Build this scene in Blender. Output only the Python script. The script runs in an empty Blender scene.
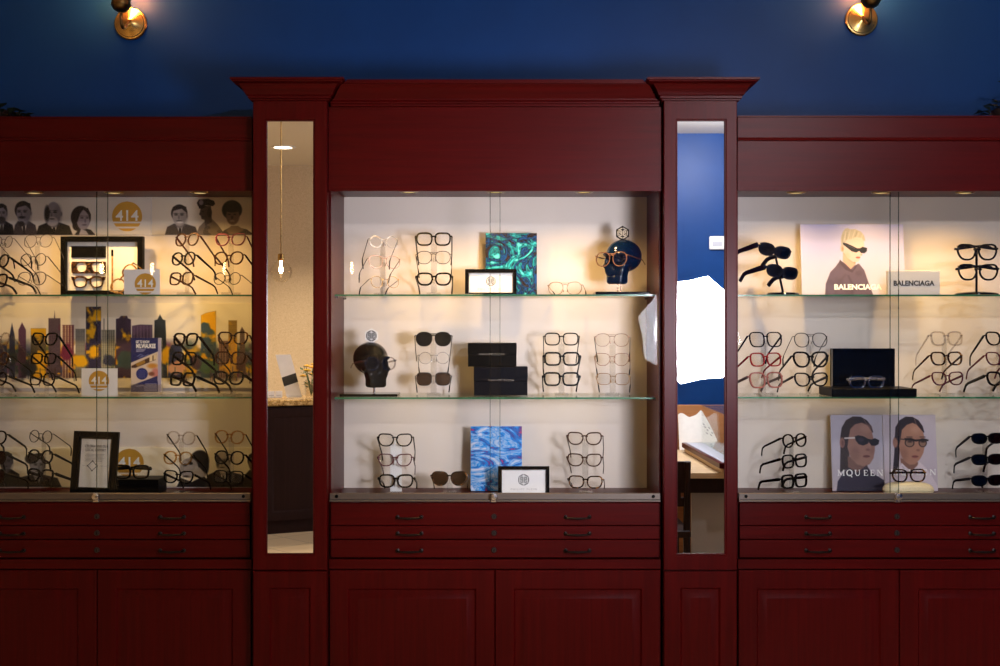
import bpy, bmesh, math, random
import numpy as np
from mathutils import Vector, Matrix, Euler
random.seed(7)
R = math.radians
C = bpy.context.scene.collection
D, H, F, HZ = 4.33, 1.60, 1200.0, 325.0       # camera distance, eye height, focal length in pixels, horizon row
MIRY = -0.018                                  # plane of the two tall mirrors

def X(px, Y=0.0): return (px - 500.0) / F * (D + Y)
def Z(py, Y=0.0): return H + (HZ - py) / F * (D + Y)
def M(px, py, L):                              # where a thing stands that a mirror shows at distance L from the camera
    return ((px - 500.0) / F * L, 2 * MIRY + D - L, H + (HZ - py) / F * L)

# ------------------------------------------------------------------ materials
MATS = {}
def srgb(c):
    out = []
    for v in c[:3]:
        v = v / 255.0
        out.append(v / 12.92 if v <= 0.04045 else ((v + 0.055) / 1.055) ** 2.4)
    return tuple(out)
def newmat(name):
    m = bpy.data.materials.new(name); m.use_nodes = True
    nt = m.node_tree; nt.nodes.clear()
    out = nt.nodes.new('ShaderNodeOutputMaterial')
    MATS[name] = m
    return m, nt, out
def N(nt, t, **kw):
    n = nt.nodes.new(t)
    for k, v in kw.items():
        if k in n.inputs: n.inputs[k].default_value = v
        else: setattr(n, k, v)
    return n
def ramp(nt, stops, interp='LINEAR'):
    n = nt.nodes.new('ShaderNodeValToRGB'); n.color_ramp.interpolation = interp
    e = n.color_ramp.elements
    while len(e) < len(stops): e.new(0.5)
    for i, (p, c) in enumerate(stops):
        e[i].position = p; e[i].color = (*c[:3], 1)
    return n
def plain(name, col, rough=0.5, metal=0.0, spec=0.5, vary=0.08, scale=30, coat=0.0, bump=0.0):
    """Principled with a faint noise in its colour."""
    m, nt, out = newmat(name)
    b = N(nt, 'ShaderNodeBsdfPrincipled', Roughness=rough, Metallic=metal)
    b.inputs['Specular IOR Level'].default_value = spec
    b.inputs['Coat Weight'].default_value = coat
    tc = N(nt, 'ShaderNodeTexCoord')
    no = N(nt, 'ShaderNodeTexNoise', Scale=scale, Detail=3.0)
    nt.links.new(tc.outputs['Object'], no.inputs['Vector'])
    lo = tuple(v * (1 - vary) for v in col); hi = tuple(min(1, v * (1 + vary)) for v in col)
    r = ramp(nt, [(0.3, lo), (0.7, hi)])
    nt.links.new(no.outputs['Fac'], r.inputs['Fac'])
    nt.links.new(r.outputs['Color'], b.inputs['Base Color'])
    if bump:
        bp = N(nt, 'ShaderNodeBump', Strength=bump, Distance=0.002)
        nt.links.new(no.outputs['Fac'], bp.inputs['Height']); nt.links.new(bp.outputs['Normal'], b.inputs['Normal'])
    nt.links.new(b.outputs[0], out.inputs[0])
    return m
def wood(name, dark, light, axis, rough=0.33, fine=1.0):
    m, nt, out = newmat(name)
    b = N(nt, 'ShaderNodeBsdfPrincipled', Roughness=rough)
    b.inputs['Specular IOR Level'].default_value = 0.11
    tc = N(nt, 'ShaderNodeTexCoord'); mp = N(nt, 'ShaderNodeMapping')
    sc = [55 * fine, 55 * fine, 55 * fine]; sc['XYZ'.index(axis)] = 2.2
    mp.inputs['Scale'].default_value = sc
    no = N(nt, 'ShaderNodeTexNoise', Scale=1.0, Detail=5.0, Roughness=0.6, Distortion=0.6)
    nt.links.new(tc.outputs['Object'], mp.inputs['Vector']); nt.links.new(mp.outputs[0], no.inputs['Vector'])
    r = ramp(nt, [(0.25, dark), (0.75, light)])
    nt.links.new(no.outputs['Fac'], r.inputs['Fac']); nt.links.new(r.outputs['Color'], b.inputs['Base Color'])
    bp = N(nt, 'ShaderNodeBump', Strength=0.06, Distance=0.001)
    nt.links.new(no.outputs['Fac'], bp.inputs['Height']); nt.links.new(bp.outputs['Normal'], b.inputs['Normal'])
    nt.links.new(b.outputs[0], out.inputs[0])
    return m
def clear(name, tint, gloss=0.05, edge=0.35, rough=0.0):
    """Thin clear sheet: straight-through light plus a facing-dependent sheen."""
    m, nt, out = newmat(name)
    t = N(nt, 'ShaderNodeBsdfTransparent', Color=(*tint, 1))
    g = N(nt, 'ShaderNodeBsdfGlossy', Color=(1, 1, 1, 1), Roughness=rough)
    lw = N(nt, 'ShaderNodeLayerWeight', Blend=0.5)
    mr = N(nt, 'ShaderNodeMapRange'); mr.inputs['From Min'].default_value = 0.35; mr.inputs['To Min'].default_value = gloss; mr.inputs['To Max'].default_value = edge
    nt.links.new(lw.outputs['Facing'], mr.inputs['Value'])
    mx = N(nt, 'ShaderNodeMixShader')
    nt.links.new(mr.outputs[0], mx.inputs[0]); nt.links.new(t.outputs[0], mx.inputs[1]); nt.links.new(g.outputs[0], mx.inputs[2])
    nt.links.new(mx.outputs[0], out.inputs[0])
    return m
def glow(name, col, strength):
    m, nt, out = newmat(name)
    e = N(nt, 'ShaderNodeEmission', Color=(*col, 1), Strength=strength)
    nt.links.new(e.outputs[0], out.inputs[0])
    return m
def blotch(name, stops, scale, distort=2.0, rough=0.35, detail=4.0, stretch=(1, 1, 1)):
    m, nt, out = newmat(name)
    b = N(nt, 'ShaderNodeBsdfPrincipled', Roughness=rough)
    tc = N(nt, 'ShaderNodeTexCoord'); mp = N(nt, 'ShaderNodeMapping'); mp.inputs['Scale'].default_value = stretch
    no = N(nt, 'ShaderNodeTexNoise', Scale=scale, Detail=detail, Distortion=distort)
    nt.links.new(tc.outputs['Object'], mp.inputs['Vector']); nt.links.new(mp.outputs[0], no.inputs['Vector'])
    r = ramp(nt, stops); nt.links.new(no.outputs['Fac'], r.inputs['Fac'])
    nt.links.new(r.outputs['Color'], b.inputs['Base Color']); nt.links.new(b.outputs[0], out.inputs[0])
    return m

WD, WL = (0.038, 0.0007, 0.0008), (0.072, 0.0014, 0.0015)
wood('mahogany_v', WD, WL, 'Z'); wood('mahogany_h', WD, WL, 'X')
wood('dark_veneer', (0.012, 0.004, 0.003), (0.022, 0.008, 0.006), 'Z', 0.5)
wood('maple', (0.55, 0.38, 0.2), (0.7, 0.52, 0.3), 'X', 0.4)
wood('oak_board', (0.35, 0.14, 0.05), (0.5, 0.22, 0.08), 'X', 0.5)
wood('espresso', (0.012, 0.006, 0.005), (0.03, 0.014, 0.01), 'Z', 0.4)
plain('blue_paint', (0.0035, 0.036, 0.150), 0.42, vary=0.05, scale=6, spec=0.14)
plain('cream_laminate', (0.70, 0.62, 0.55), 0.5, vary=0.02, scale=4, spec=0.3)
blotch('beige_wallpaper', [(0.3, (0.50, 0.38, 0.24)), (0.5, (0.60, 0.47, 0.31)), (0.7, (0.66, 0.53, 0.36))], 45, 3.0, 0.8)
plain('ceiling_paint', (0.72, 0.69, 0.64), 0.9, vary=0.02)
plain('bronze', (0.012, 0.008, 0.007), 0.3, 0.6)
plain('brass', (0.62, 0.40, 0.13), 0.24, 1.0, vary=0.12)
plain('old_brass', (0.22, 0.14, 0.05), 0.3, 1.0, vary=0.2)
plain('steel', (0.55, 0.53, 0.52), 0.22, 1.0)
plain('aluminium', (0.14, 0.115, 0.098), 0.42, 0.8, vary=0.03)
plain('chrome', (0.8, 0.8, 0.82), 0.08, 1.0, vary=0.01)
plain('black_gloss', (0.003, 0.003, 0.0035), 0.10, spec=0.28)
plain('navy_gloss', (0.002, 0.008, 0.026), 0.10, spec=0.35)
plain('black_satin', (0.0025, 0.0022, 0.0022), 0.4, spec=0.05)
plain('black_plastic', (0.004, 0.0035, 0.0035), 0.25, spec=0.3)
plain('navy_plastic', (0.004, 0.0048, 0.011), 0.22)
plain('navy_box', (0.0022, 0.0028, 0.0065), 0.4, spec=0.06)
plain('brown_plastic', (0.05, 0.018, 0.008), 0.25)
plain('plum_plastic', (0.10, 0.018, 0.03), 0.25)
plain('red_plastic', (0.28, 0.012, 0.015), 0.25)
plain('rose_plastic', (0.34, 0.12, 0.10), 0.25)
plain('taupe_plastic', (0.16, 0.11, 0.09), 0.3)
plain('gunmetal', (0.05, 0.04, 0.04), 0.3, 0.8)
plain('gold_wire', (0.6, 0.33, 0.10), 0.25, 1.0)
plain('rose_wire', (0.62, 0.34, 0.24), 0.25, 0.9)
plain('silver_wire', (0.5, 0.47, 0.44), 0.25, 1.0)
blotch('tortoise', [(0.45, (0.010, 0.004, 0.002)), (0.56, (0.05, 0.017, 0.005)), (0.70, (0.40, 0.17, 0.03))], 70, 1.5, 0.2)
blotch('honey_tortoise', [(0.35, (0.16, 0.05, 0.01)), (0.55, (0.5, 0.24, 0.05)), (0.7, (0.75, 0.45, 0.12))], 60, 1.5, 0.2)
clear('clear_acetate', (0.86, 0.83, 0.80), 0.12, 0.5, 0.05)
clear('crystal_acetate', (0.92, 0.92, 0.95), 0.35, 0.8, 0.08)
clear('amber_acetate', (0.80, 0.60, 0.30), 0.12, 0.45, 0.05)
clear('lens_clear', (0.985, 0.98, 0.97), 0.025, 0.2)
clear('lens_dark', (0.045, 0.035, 0.035), 0.06, 0.3)
clear('lens_brown', (0.30, 0.22, 0.17), 0.06, 0.3)
clear('lens_blue', (0.03, 0.035, 0.05), 0.16, 0.4)
clear('acrylic', (0.93, 0.93, 0.92), 0.07, 0.4, 0.02)
clear('door_glass', (0.98, 0.985, 0.98), 0.009, 0.2)
clear('shelf_glass', (0.93, 0.965, 0.94), 0.05, 0.55)
clear('picture_glass', (0.97, 0.97, 0.97), 0.02, 0.3)
clear('bulb_glass', (0.95, 0.93, 0.88), 0.06, 0.5)
plain('glass_edge', (0.035, 0.16, 0.075), 0.15, spec=0.8, vary=0.4, scale=14)
clear('pane_edge', (0.42, 0.48, 0.44), 0.06, 0.3)
plain('mirror_silver', (0.93, 0.93, 0.93), 0.0, 1.0, vary=0.0)
plain('white_card', (0.78, 0.76, 0.74), 0.5, vary=0.02)
plain('grey_card', (0.42, 0.43, 0.47), 0.5, vary=0.03)
plain('white_ink', (0.85, 0.84, 0.82), 0.5, vary=0.0)
plain('black_ink', (0.01, 0.01, 0.012), 0.5, vary=0.0)
plain('grey_ink', (0.30, 0.28, 0.27), 0.5, vary=0.0)
plain('silver_ink', (0.34, 0.32, 0.28), 0.45, 0.1, vary=0.0)
plain('gold_print', (0.55, 0.29, 0.035), 0.45, vary=0.05)
plain('cream_case', (0.80, 0.66, 0.40), 0.35, vary=0.05, bump=0.2, scale=120)
plain('paper', (0.82, 0.78, 0.70), 0.7, vary=0.03)
plain('grey_panel', (0.36, 0.32, 0.28), 0.5, vary=0.04, scale=8)
plain('white_plastic', (0.8, 0.79, 0.76), 0.4, vary=0.02)
plain('leaf_green', (0.03, 0.09, 0.02), 0.6, vary=0.4, scale=60)
plain('dark_leaf', (0.006, 0.014, 0.006), 0.6, vary=0.4, scale=60)
plain('petal_yellow', (0.8, 0.45, 0.02), 0.6, vary=0.15, scale=80)
plain('clay_pot', (0.02, 0.012, 0.01), 0.6)
blotch('granite', [(0.35, (0.10, 0.05, 0.02)), (0.5, (0.50, 0.31, 0.10)), (0.65, (0.72, 0.52, 0.25))], 40, 1.0, 0.15, 6)
blotch('teal_pour', [(0.36, (0.02, 0.01, 0.008)), (0.42, (0.003, 0.02, 0.06)), (0.45, (0.004, 0.08, 0.30)), (0.475, (0.003, 0.012, 0.03)), (0.53, (0.006, 0.03, 0.07)), (0.56, (0.01, 0.30, 0.34)), (0.61, (0.006, 0.015, 0.03)),
                     (0.63, (0.01, 0.42, 0.47)), (0.70, (0.12, 0.58, 0.60))], 9.5, 4.5, 0.25, 2.5)
blotch('blue_pour', [(0.34, (0.42, 0.05, 0.18)), (0.38, (0.03, 0.05, 0.28)), (0.45, (0.01, 0.18, 0.62)), (0.49, (0.02, 0.32, 0.78)), (0.53, (0.34, 0.52, 0.80)), (0.57, (0.02, 0.26, 0.70)),
                     (0.62, (0.40, 0.56, 0.80)), (0.70, (0.62, 0.66, 0.82))], 8, 3.4, 0.25, 3.0, (.8, 1, 1.9))
glow('umbrella_glow', (0.90, 0.90, 1.0), 24.0)
glow('puck_glow', (1.0, 0.70, 0.30), 0.75)
glow('warm_bulb', (1.0, 0.66, 0.30), 160.0)
glow('sconce_bulb', (1.0, 0.31, 0.09), 230.0)
glow('can_glow', (1.0, 0.84, 0.62), 12.0)

# tiles for the floor
def tiles():
    m, nt, out = newmat('stone_tile')
    b = N(nt, 'ShaderNodeBsdfPrincipled', Roughness=0.35)
    tc = N(nt, 'ShaderNodeTexCoord'); mp = N(nt, 'ShaderNodeMapping'); mp.inputs['Rotation'].default_value = (0, 0, R(45))
    br = N(nt, 'ShaderNodeTexBrick', Scale=1.0); br.offset = 0.0
    br.inputs['Brick Width'].default_value = 0.33; br.inputs['Row Height'].default_value = 0.33; br.inputs['Mortar Size'].default_value = 0.006
    br.inputs['Color1'].default_value = (0.52, 0.40, 0.26, 1); br.inputs['Color2'].default_value = (0.60, 0.47, 0.31, 1); br.inputs['Mortar'].default_value = (0.32, 0.25, 0.17, 1)
    nt.links.new(tc.outputs['Object'], mp.inputs['Vector']); nt.links.new(mp.outputs[0], br.inputs['Vector'])
    nt.links.new(br.outputs['Color'], b.inputs['Base Color']); nt.links.new(b.outputs[0], out.inputs[0])
tiles()
# printed sheets carry their picture as a colour attribute
def printed():
    m, nt, out = newmat('printed')
    b = N(nt, 'ShaderNodeBsdfPrincipled', Roughness=0.45)
    b.inputs['Specular IOR Level'].default_value = 0.3
    a = N(nt, 'ShaderNodeVertexColor', layer_name='Col')
    nt.links.new(a.outputs['Color'], b.inputs['Base Color']); nt.links.new(b.outputs[0], out.inputs[0])
printed()

# ------------------------------------------------------------------ mesh builder
class MB:
    def __init__(s):
        s.bm = bmesh.new(); s.mats = []
    def mi(s, m):
        if m not in s.mats: s.mats.append(m)
        return s.mats.index(m)
    def faces(s, vs, fs, mat):
        i = s.mi(mat); bv = [s.bm.verts.new(v) for v in vs]; out = []
        for f in fs:
            try:
                g = s.bm.faces.new([bv[k] for k in f]); g.material_index = i; out.append(g)
            except ValueError: pass
        return bv, out
    def box(s, x0, x1, y0, y1, z0, z1, mat, bev=0.0, seg=1):
        vs = [(x, y, z) for z in (z0, z1) for y in (y0, y1) for x in (x0, x1)]
        bv, fs = s.faces(vs, [(0, 2, 3, 1), (4, 5, 7, 6), (0, 1, 5, 4), (2, 6, 7, 3), (0, 4, 6, 2), (1, 3, 7, 5)], mat)
        if bev:
            ed = list({e for f in fs for e in f.edges})
            r = bmesh.ops.bevel(s.bm, geom=ed, offset=bev, segments=seg, affect='EDGES', profile=0.5)
            for f in r['faces']: f.material_index = s.mi(mat)
        return fs
    def prism(s, pts, y0, y1, mat):            # outline in x,z, from y0 to y1
        n = len(pts)
        vs = [(p[0], y0, p[1]) for p in pts] + [(p[0], y1, p[1]) for p in pts]
        fs = [tuple(range(n)), tuple(range(2 * n - 1, n - 1, -1))] + [(i, i + n, (i + 1) % n + n, (i + 1) % n) for i in range(n)]
        s.faces(vs, fs, mat)
    def ring(s, inner, outer, y0, y1, mat):    # flat ring between two x,z outlines
        n = len(inner)
        vs = [(p[0], y, p[1]) for y in (y0, y1) for p in inner] + [(p[0], y, p[1]) for y in (y0, y1) for p in outer]
        fs = []
        for i in range(n):
            j = (i + 1) % n
            fs += [(i, j, 2 * n + j, 2 * n + i), (n + i, 3 * n + i, 3 * n + j, n + j), (i, n + i, n + j, j), (2 * n + i, 2 * n + j, 3 * n + j, 3 * n + i)]
        s.faces(vs, fs, mat)
    def tube(s, pts, r, mat, seg=8, rs=None, flat=1.0):
        pts = [Vector(p) for p in pts]; n = len(pts)
        rs = rs or [r] * n; vs = []
        up = Vector((0, 0, 1))
        for i, p in enumerate(pts):
            t = (pts[min(i + 1, n - 1)] - pts[max(i - 1, 0)]).normalized()
            a = t.cross(up)
            if a.length < 0.05: a = t.cross(Vector((1, 0, 0)))
            a.normalize(); b = a.cross(t).normalized()
            for k in range(seg):
                q = 2 * math.pi * (k + 0.5) / seg
                vs.append(p + a * math.cos(q) * rs[i] * flat + b * math.sin(q) * rs[i])
        fs = [(i * seg + k, i * seg + (k + 1) % seg, (i + 1) * seg + (k + 1) % seg, (i + 1) * seg + k) for i in range(n - 1) for k in range(seg)]
        fs += [tuple(range(seg - 1, -1, -1)), tuple(range((n - 1) * seg, n * seg))]
        s.faces(vs, fs, mat)
    def lathe(s, prof, c, mat, seg=28, axis='Z'):
        vs = []; n = len(prof)
        for r, h in prof:
            for k in range(seg):
                q = 2 * math.pi * k / seg; a, b = r * math.cos(q), r * math.sin(q)
                p = (a, b, h) if axis == 'Z' else (a, h, b)
                vs.append((c[0] + p[0], c[1] + p[1], c[2] + p[2]))
        fs = [(i * seg + k, i * seg + (k + 1) % seg, (i + 1) * seg + (k + 1) % seg, (i + 1) * seg + k) for i in range(n - 1) for k in range(seg)]
        fs += [tuple(range(seg - 1, -1, -1)), tuple(range((n - 1) * seg, n * seg))]
        s.faces(vs, fs, mat)
    def ball(s, c, r, mat, sx=1, sy=1, sz=1, u=20, v=14):
        s.lathe_ball(c, r, mat, sx, sy, sz, u, v)
    def lathe_ball(s, c, r, mat, sx, sy, sz, u, v):
        vs = []
        for i in range(v + 1):
            t = math.pi * (i + 0.02 if i == 0 else i - 0.02 if i == v else i) / v
            for k in range(u):
                q = 2 * math.pi * k / u
                vs.append((c[0] + r * sx * math.sin(t) * math.cos(q), c[1] + r * sy * math.sin(t) * math.sin(q), c[2] + r * sz * math.cos(t)))
        fs = [(i * u + k, i * u + (k + 1) % u, (i + 1) * u + (k + 1) % u, (i + 1) * u + k) for i in range(v) for k in range(u)]
        fs += [tuple(range(u)), tuple(range((v + 1) * u - 1, v * u - 1, -1))]
        s.faces(vs, fs, mat)
    def rings(s, x0, x1, z0, z1, rg, mat):     # nested rectangles: inset, y; the last is filled
        vs = []
        for d, y in rg:
            vs += [(x0 + d, y, z0 + d), (x1 - d, y, z0 + d), (x1 - d, y, z1 - d), (x0 + d, y, z1 - d)]
        fs = []
        for i in range(len(rg) - 1):
            for k in range(4):
                fs.append((4 * i + k, 4 * i + (k + 1) % 4, 4 * i + 4 + (k + 1) % 4, 4 * i + 4 + k))
        s.faces(vs, fs + [tuple(4 * (len(rg) - 1) + k for k in range(4))], mat)
    def crown(s, prof, x0, x1, yf, yb, mat, returns=True, cut=None, ybs=None):   # profile (projection, z) round the front and both ends
        vs = []
        for d, z in prof:
            e = d if returns else -np.interp(z, cut[0], cut[1]) - .007 if cut else 0.0
            ya, yc = ybs or (yb, yb)
            vs += [(x0, yb, z), (x0, ya, z), (x0 - e, ya, z), (x0 - e, yf - d, z), (x1 + e, yf - d, z), (x1 + e, yc, z), (x1, yc, z), (x1, yb, z)]
        fs = []; n = len(prof)
        for i in range(n - 1):
            for k in range(8):
                fs.append((8 * i + k, 8 * i + (k + 1) % 8, 8 * i + 8 + (k + 1) % 8, 8 * i + 8 + k))
        fs += [tuple(range(7, -1, -1)), tuple(8 * (n - 1) + k for k in range(8))]
        s.faces(vs, fs, mat)
    def text(s, txt, x0, x1, z0, z1, y, mat, bold=0.0, thick=0.0004):
        cu = bpy.data.curves.new('t', 'FONT'); cu.body = txt; cu.size = 1.0; cu.offset = bold; cu.resolution_u = 3
        ob = bpy.data.objects.new('t', cu); C.objects.link(ob)
        me = ob.evaluated_get(bpy.context.evaluated_depsgraph_get()).to_mesh()
        v = np.array([p.co[:] for p in me.vertices]); fs = [tuple(p.vertices) for p in me.polygons]
        lo, hi = v.min(0), v.max(0)
        vs = [(x0 + (p[0] - lo[0]) / (hi[0] - lo[0]) * (x1 - x0), y - thick, z0 + (p[1] - lo[1]) / (hi[1] - lo[1]) * (z1 - z0)) for p in v]
        s.faces(vs, fs, mat)
        bpy.data.objects.remove(ob); bpy.data.curves.remove(cu)
    def paint(s, P, Y, y):                     # a painted sheet, facing the room
        lay = s.bm.verts.layers.float_color.get('Col') or s.bm.verts.layers.float_color.new('Col')
        i = s.mi('printed'); h, w = P.col.shape[:2]
        lin = np.clip(P.col / 255.0, 0, 1); lin = np.where(lin <= 0.04045, lin / 12.92, ((lin + 0.055) / 1.055) ** 2.4)
        g = []
        for r in range(h):
            row = []
            zz = Z(P.ys[r], Y)
            for c in range(w):
                v = s.bm.verts.new((X(P.xs[c], Y), y, zz)); v[lay] = (*lin[r, c], 1.0); row.append(v)
            g.append(row)
        for r in range(h - 1):
            for c in range(w - 1):
                f = s.bm.faces.new((g[r][c], g[r + 1][c], g[r + 1][c + 1], g[r][c + 1])); f.material_index = i
    def build(s, name, parent=None, org=None, smooth=True, local=False):
        if not local:
            o = Vector(org) if org is not None else (parent_loc(parent) if parent else Vector((0, 0, 0)))
            if o.length: bmesh.ops.translate(s.bm, verts=s.bm.verts, vec=-o)
        if 'printed' not in s.mats: bmesh.ops.recalc_face_normals(s.bm, faces=s.bm.faces)
        me = bpy.data.meshes.new(name); s.bm.to_mesh(me); s.bm.free()
        for m in s.mats: me.materials.append(MATS[m])
        if smooth and len(me.polygons):
            me.polygons.foreach_set('use_smooth', [True] * len(me.polygons)); me.set_sharp_from_angle(angle=R(32))
        ob = bpy.data.objects.new(name, me); C.objects.link(ob)
        if parent: ob.parent = parent
        elif org is not None: ob.location = org
        return ob
def parent_loc(p):
    v = Vector(p.location)
    while p.parent: p = p.parent; v += Vector(p.location)
    return v
def thing(name, label, cat, loc=(0, 0, 0), rot=(0, 0, 0), group=None):
    o = bpy.data.objects.new(name, None); C.objects.link(o); o.empty_display_size = 0.05
    o.location = loc; o.rotation_euler = rot
    return tag(o, label, cat, group)
def tag(o, label, cat, group=None, kind=None):
    o['label'] = label; o['category'] = cat
    if group: o['group'] = group
    if kind: o['kind'] = kind
    return o
def struct(o, label, cat): return tag(o, label, cat, kind='structure')
def light(name, kind, loc, energy, col, parent=None, **kw):
    l = bpy.data.lights.new(name, kind); l.energy = energy; l.color = col
    for k, v in kw.items(): setattr(l, k, v)
    o = bpy.data.objects.new(name, l); C.objects.link(o)
    if parent: o.parent = parent; o.location = Vector(loc) - parent_loc(parent)
    else: o.location = loc
    return o

# ------------------------------------------------------------------ soft brush painter for printed pictures (photo pixel units)
class Paint:
    def __init__(s, x0, y0, x1, y1, k, base):
        s.xs = np.linspace(x0, x1, max(2, int((x1 - x0) * k) + 1)); s.ys = np.linspace(y0, y1, max(2, int((y1 - y0) * k) + 1))
        s.gx, s.gy = np.meshgrid(s.xs, s.ys)
        s.col = np.ones(s.gx.shape + (3,)) * np.array(base, float)
    def put(s, a, c):
        s.col += (np.array(c, float) - s.col) * np.clip(a, 0, 1)[..., None]
    def ell(s, cx, cy, rx, ry, c, soft=0.8, rot=0, a=1.0):
        q = R(rot); dx, dy = s.gx - cx, s.gy - cy
        u, v = dx * math.cos(q) + dy * math.sin(q), -dx * math.sin(q) + dy * math.cos(q)
        d = (np.sqrt((u / rx) ** 2 + (v / ry) ** 2) - 1) * min(rx, ry)
        s.put(a * np.clip(0.5 - d / soft, 0, 1), c)
    def dist(s, pts):
        n = len(pts); d = np.full(s.gx.shape, 1e9); ins = np.zeros(s.gx.shape, bool)
        for i in range(n):
            (x0, y0), (x1, y1) = pts[i], pts[(i + 1) % n]
            ex, ey = x1 - x0, y1 - y0
            t = np.clip(((s.gx - x0) * ex + (s.gy - y0) * ey) / (ex * ex + ey * ey + 1e-9), 0, 1)
            d = np.minimum(d, np.hypot(s.gx - x0 - t * ex, s.gy - y0 - t * ey))
            if abs(ey) > 1e-9:
                hit = ((y0 > s.gy) != (y1 > s.gy)) & (s.gx < x0 + (s.gy - y0) / ey * ex); ins ^= hit
        return np.where(ins, -d, d)
    def poly(s, pts, c, soft=0.8, a=1.0):
        s.put(a * np.clip(0.5 - s.dist(pts) / soft, 0, 1), c)
    def line(s, pts, w, c, a=1.0, soft=0.7):
        d = np.full(s.gx.shape, 1e9)
        for (x0, y0), (x1, y1) in zip(pts, pts[1:]):
            ex, ey = x1 - x0, y1 - y0
            t = np.clip(((s.gx - x0) * ex + (s.gy - y0) * ey) / (ex * ex + ey * ey + 1e-9), 0, 1)
            d = np.minimum(d, np.hypot(s.gx - x0 - t * ex, s.gy - y0 - t * ey))
        s.put(a * np.clip(0.5 - (d - w / 2) / soft, 0, 1), c)
    def noise(s, scale, seed):
        rng = np.random.default_rng(seed); tot = np.zeros(s.gx.shape); amp = 1.0
        for o in range(4):
            g = rng.random((97, 97)); f = scale / 2 ** o
            u, v = (s.gx + 500) / f, (s.gy + 500) / f
            iu, iv = np.floor(u).astype(int), np.floor(v).astype(int); fu, fv = u - iu, v - iv
            fu, fv = fu * fu * (3 - 2 * fu), fv * fv * (3 - 2 * fv); iu %= 96; iv %= 96
            tot += amp * ((g[iv, iu] * (1 - fu) + g[iv, iu + 1] * fu) * (1 - fv) + (g[iv + 1, iu] * (1 - fu) + g[iv + 1, iu + 1] * fu) * fv)
            amp *= 0.5
        return tot / 1.875
# ------------------------------------------------------------------ the room
CEIL = 3.18
WBACK = 0.43
def slab(name, x0, x1, y0, y1, z0, z1, mat, label, cat):
    b = MB(); b.box(x0, x1, y0, y1, z0, z1, mat)
    return struct(b.build(name, org=((x0 + x1) / 2, (y0 + y1) / 2, z0), smooth=False), label, cat)
slab('wall_back', -4.3, 4.3, WBACK, WBACK + 0.1, 0, CEIL, 'blue_paint', 'dark blue wall behind the display cabinets', 'wall')
slab('wall_left', -4.4, -4.3, -7.7, WBACK + 0.1, 0, CEIL, 'beige_wallpaper', 'beige papered side wall on the left', 'wall')
slab('wall_right', 4.3, 4.4, -7.7, WBACK + 0.1, 0, CEIL, 'blue_paint', 'blue side wall on the right', 'wall')
slab('wall_front_beige', -4.3, 0.55, -7.7, -7.6, 0, CEIL, 'beige_wallpaper', 'beige patterned wallpaper wall seen in the left mirror', 'wall')
slab('wall_front_blue', 0.65, 4.3, -5.7, -5.6, 0, CEIL, 'blue_paint', 'bright blue wall seen in the right mirror', 'wall')
slab('wall_return', 0.55, 0.65, -7.6, -5.6, 0, CEIL, 'blue_paint', 'short blue return wall between the beige and blue walls', 'wall')
slab('floor', -4.4, 4.4, -7.7, WBACK + 0.1, -0.05, 0, 'stone_tile', 'beige stone tile floor laid diagonally', 'floor')
slab('ceiling', -4.4, 4.4, -7.7, WBACK + 0.1, CEIL, CEIL + 0.05, 'ceiling_paint', 'off-white ceiling seen at the top of the mirrors', 'ceiling')

# ------------------------------------------------------------------ display cabinets
S1, S2, DECK = H + 0.113, H - 0.267, H - 0.640          # tops of the two glass shelves and of the wooden deck
YB = 0.385                                              # face of the cabinet backs
def door_panel(x0, x1, z0, z1, y, st, mat='mahogany_v'):
    b = MB()
    b.rings(x0, x1, z0, z1, [(0, y + 0.02), (0, y + 0.002), (0.002, y), (st, y), (st + 0.006, y + 0.007), (st + 0.014, y + 0.007), (st + 0.034, y - 0.001), (st + 0.038, y - 0.001)], mat)
    return b
def pull(b, x, z, y):
    w = 0.043
    pts = [(x - w, y, z), (x - w, y - 0.012, z), (x - w * 0.85, y - 0.021, z - 0.001), (x, y - 0.025, z - 0.002), (x + w * 0.85, y - 0.021, z - 0.001), (x + w, y - 0.012, z), (x + w, y, z)]
    b.tube(pts, 0.004, 'bronze', 8, rs=[.004, .0035, .003, .0042, .003, .0035, .004])
    for s in (-1, 1): b.lathe([(0.0075, 0), (0.0075, -0.003), (0.004, -0.005)], (x + s * w, y, z), 'bronze', 12, 'Y')
PZT, PZB = H + 0.875, Z(101, -.03)
POSTPROF = [(0.002, PZB), (0.008, PZB + .001), (0.008, PZB + .006), (0.015, PZB + .008), (0.015, PZB + .016), (0.022, PZB + .019), (0.025, PZB + .026),
          (0.031, PZB + .038), (0.044, PZB + .054), (0.060, PZT - .013), (0.062, PZT - .009), (0.068, PZT - .008), (0.068, PZT)]
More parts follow.
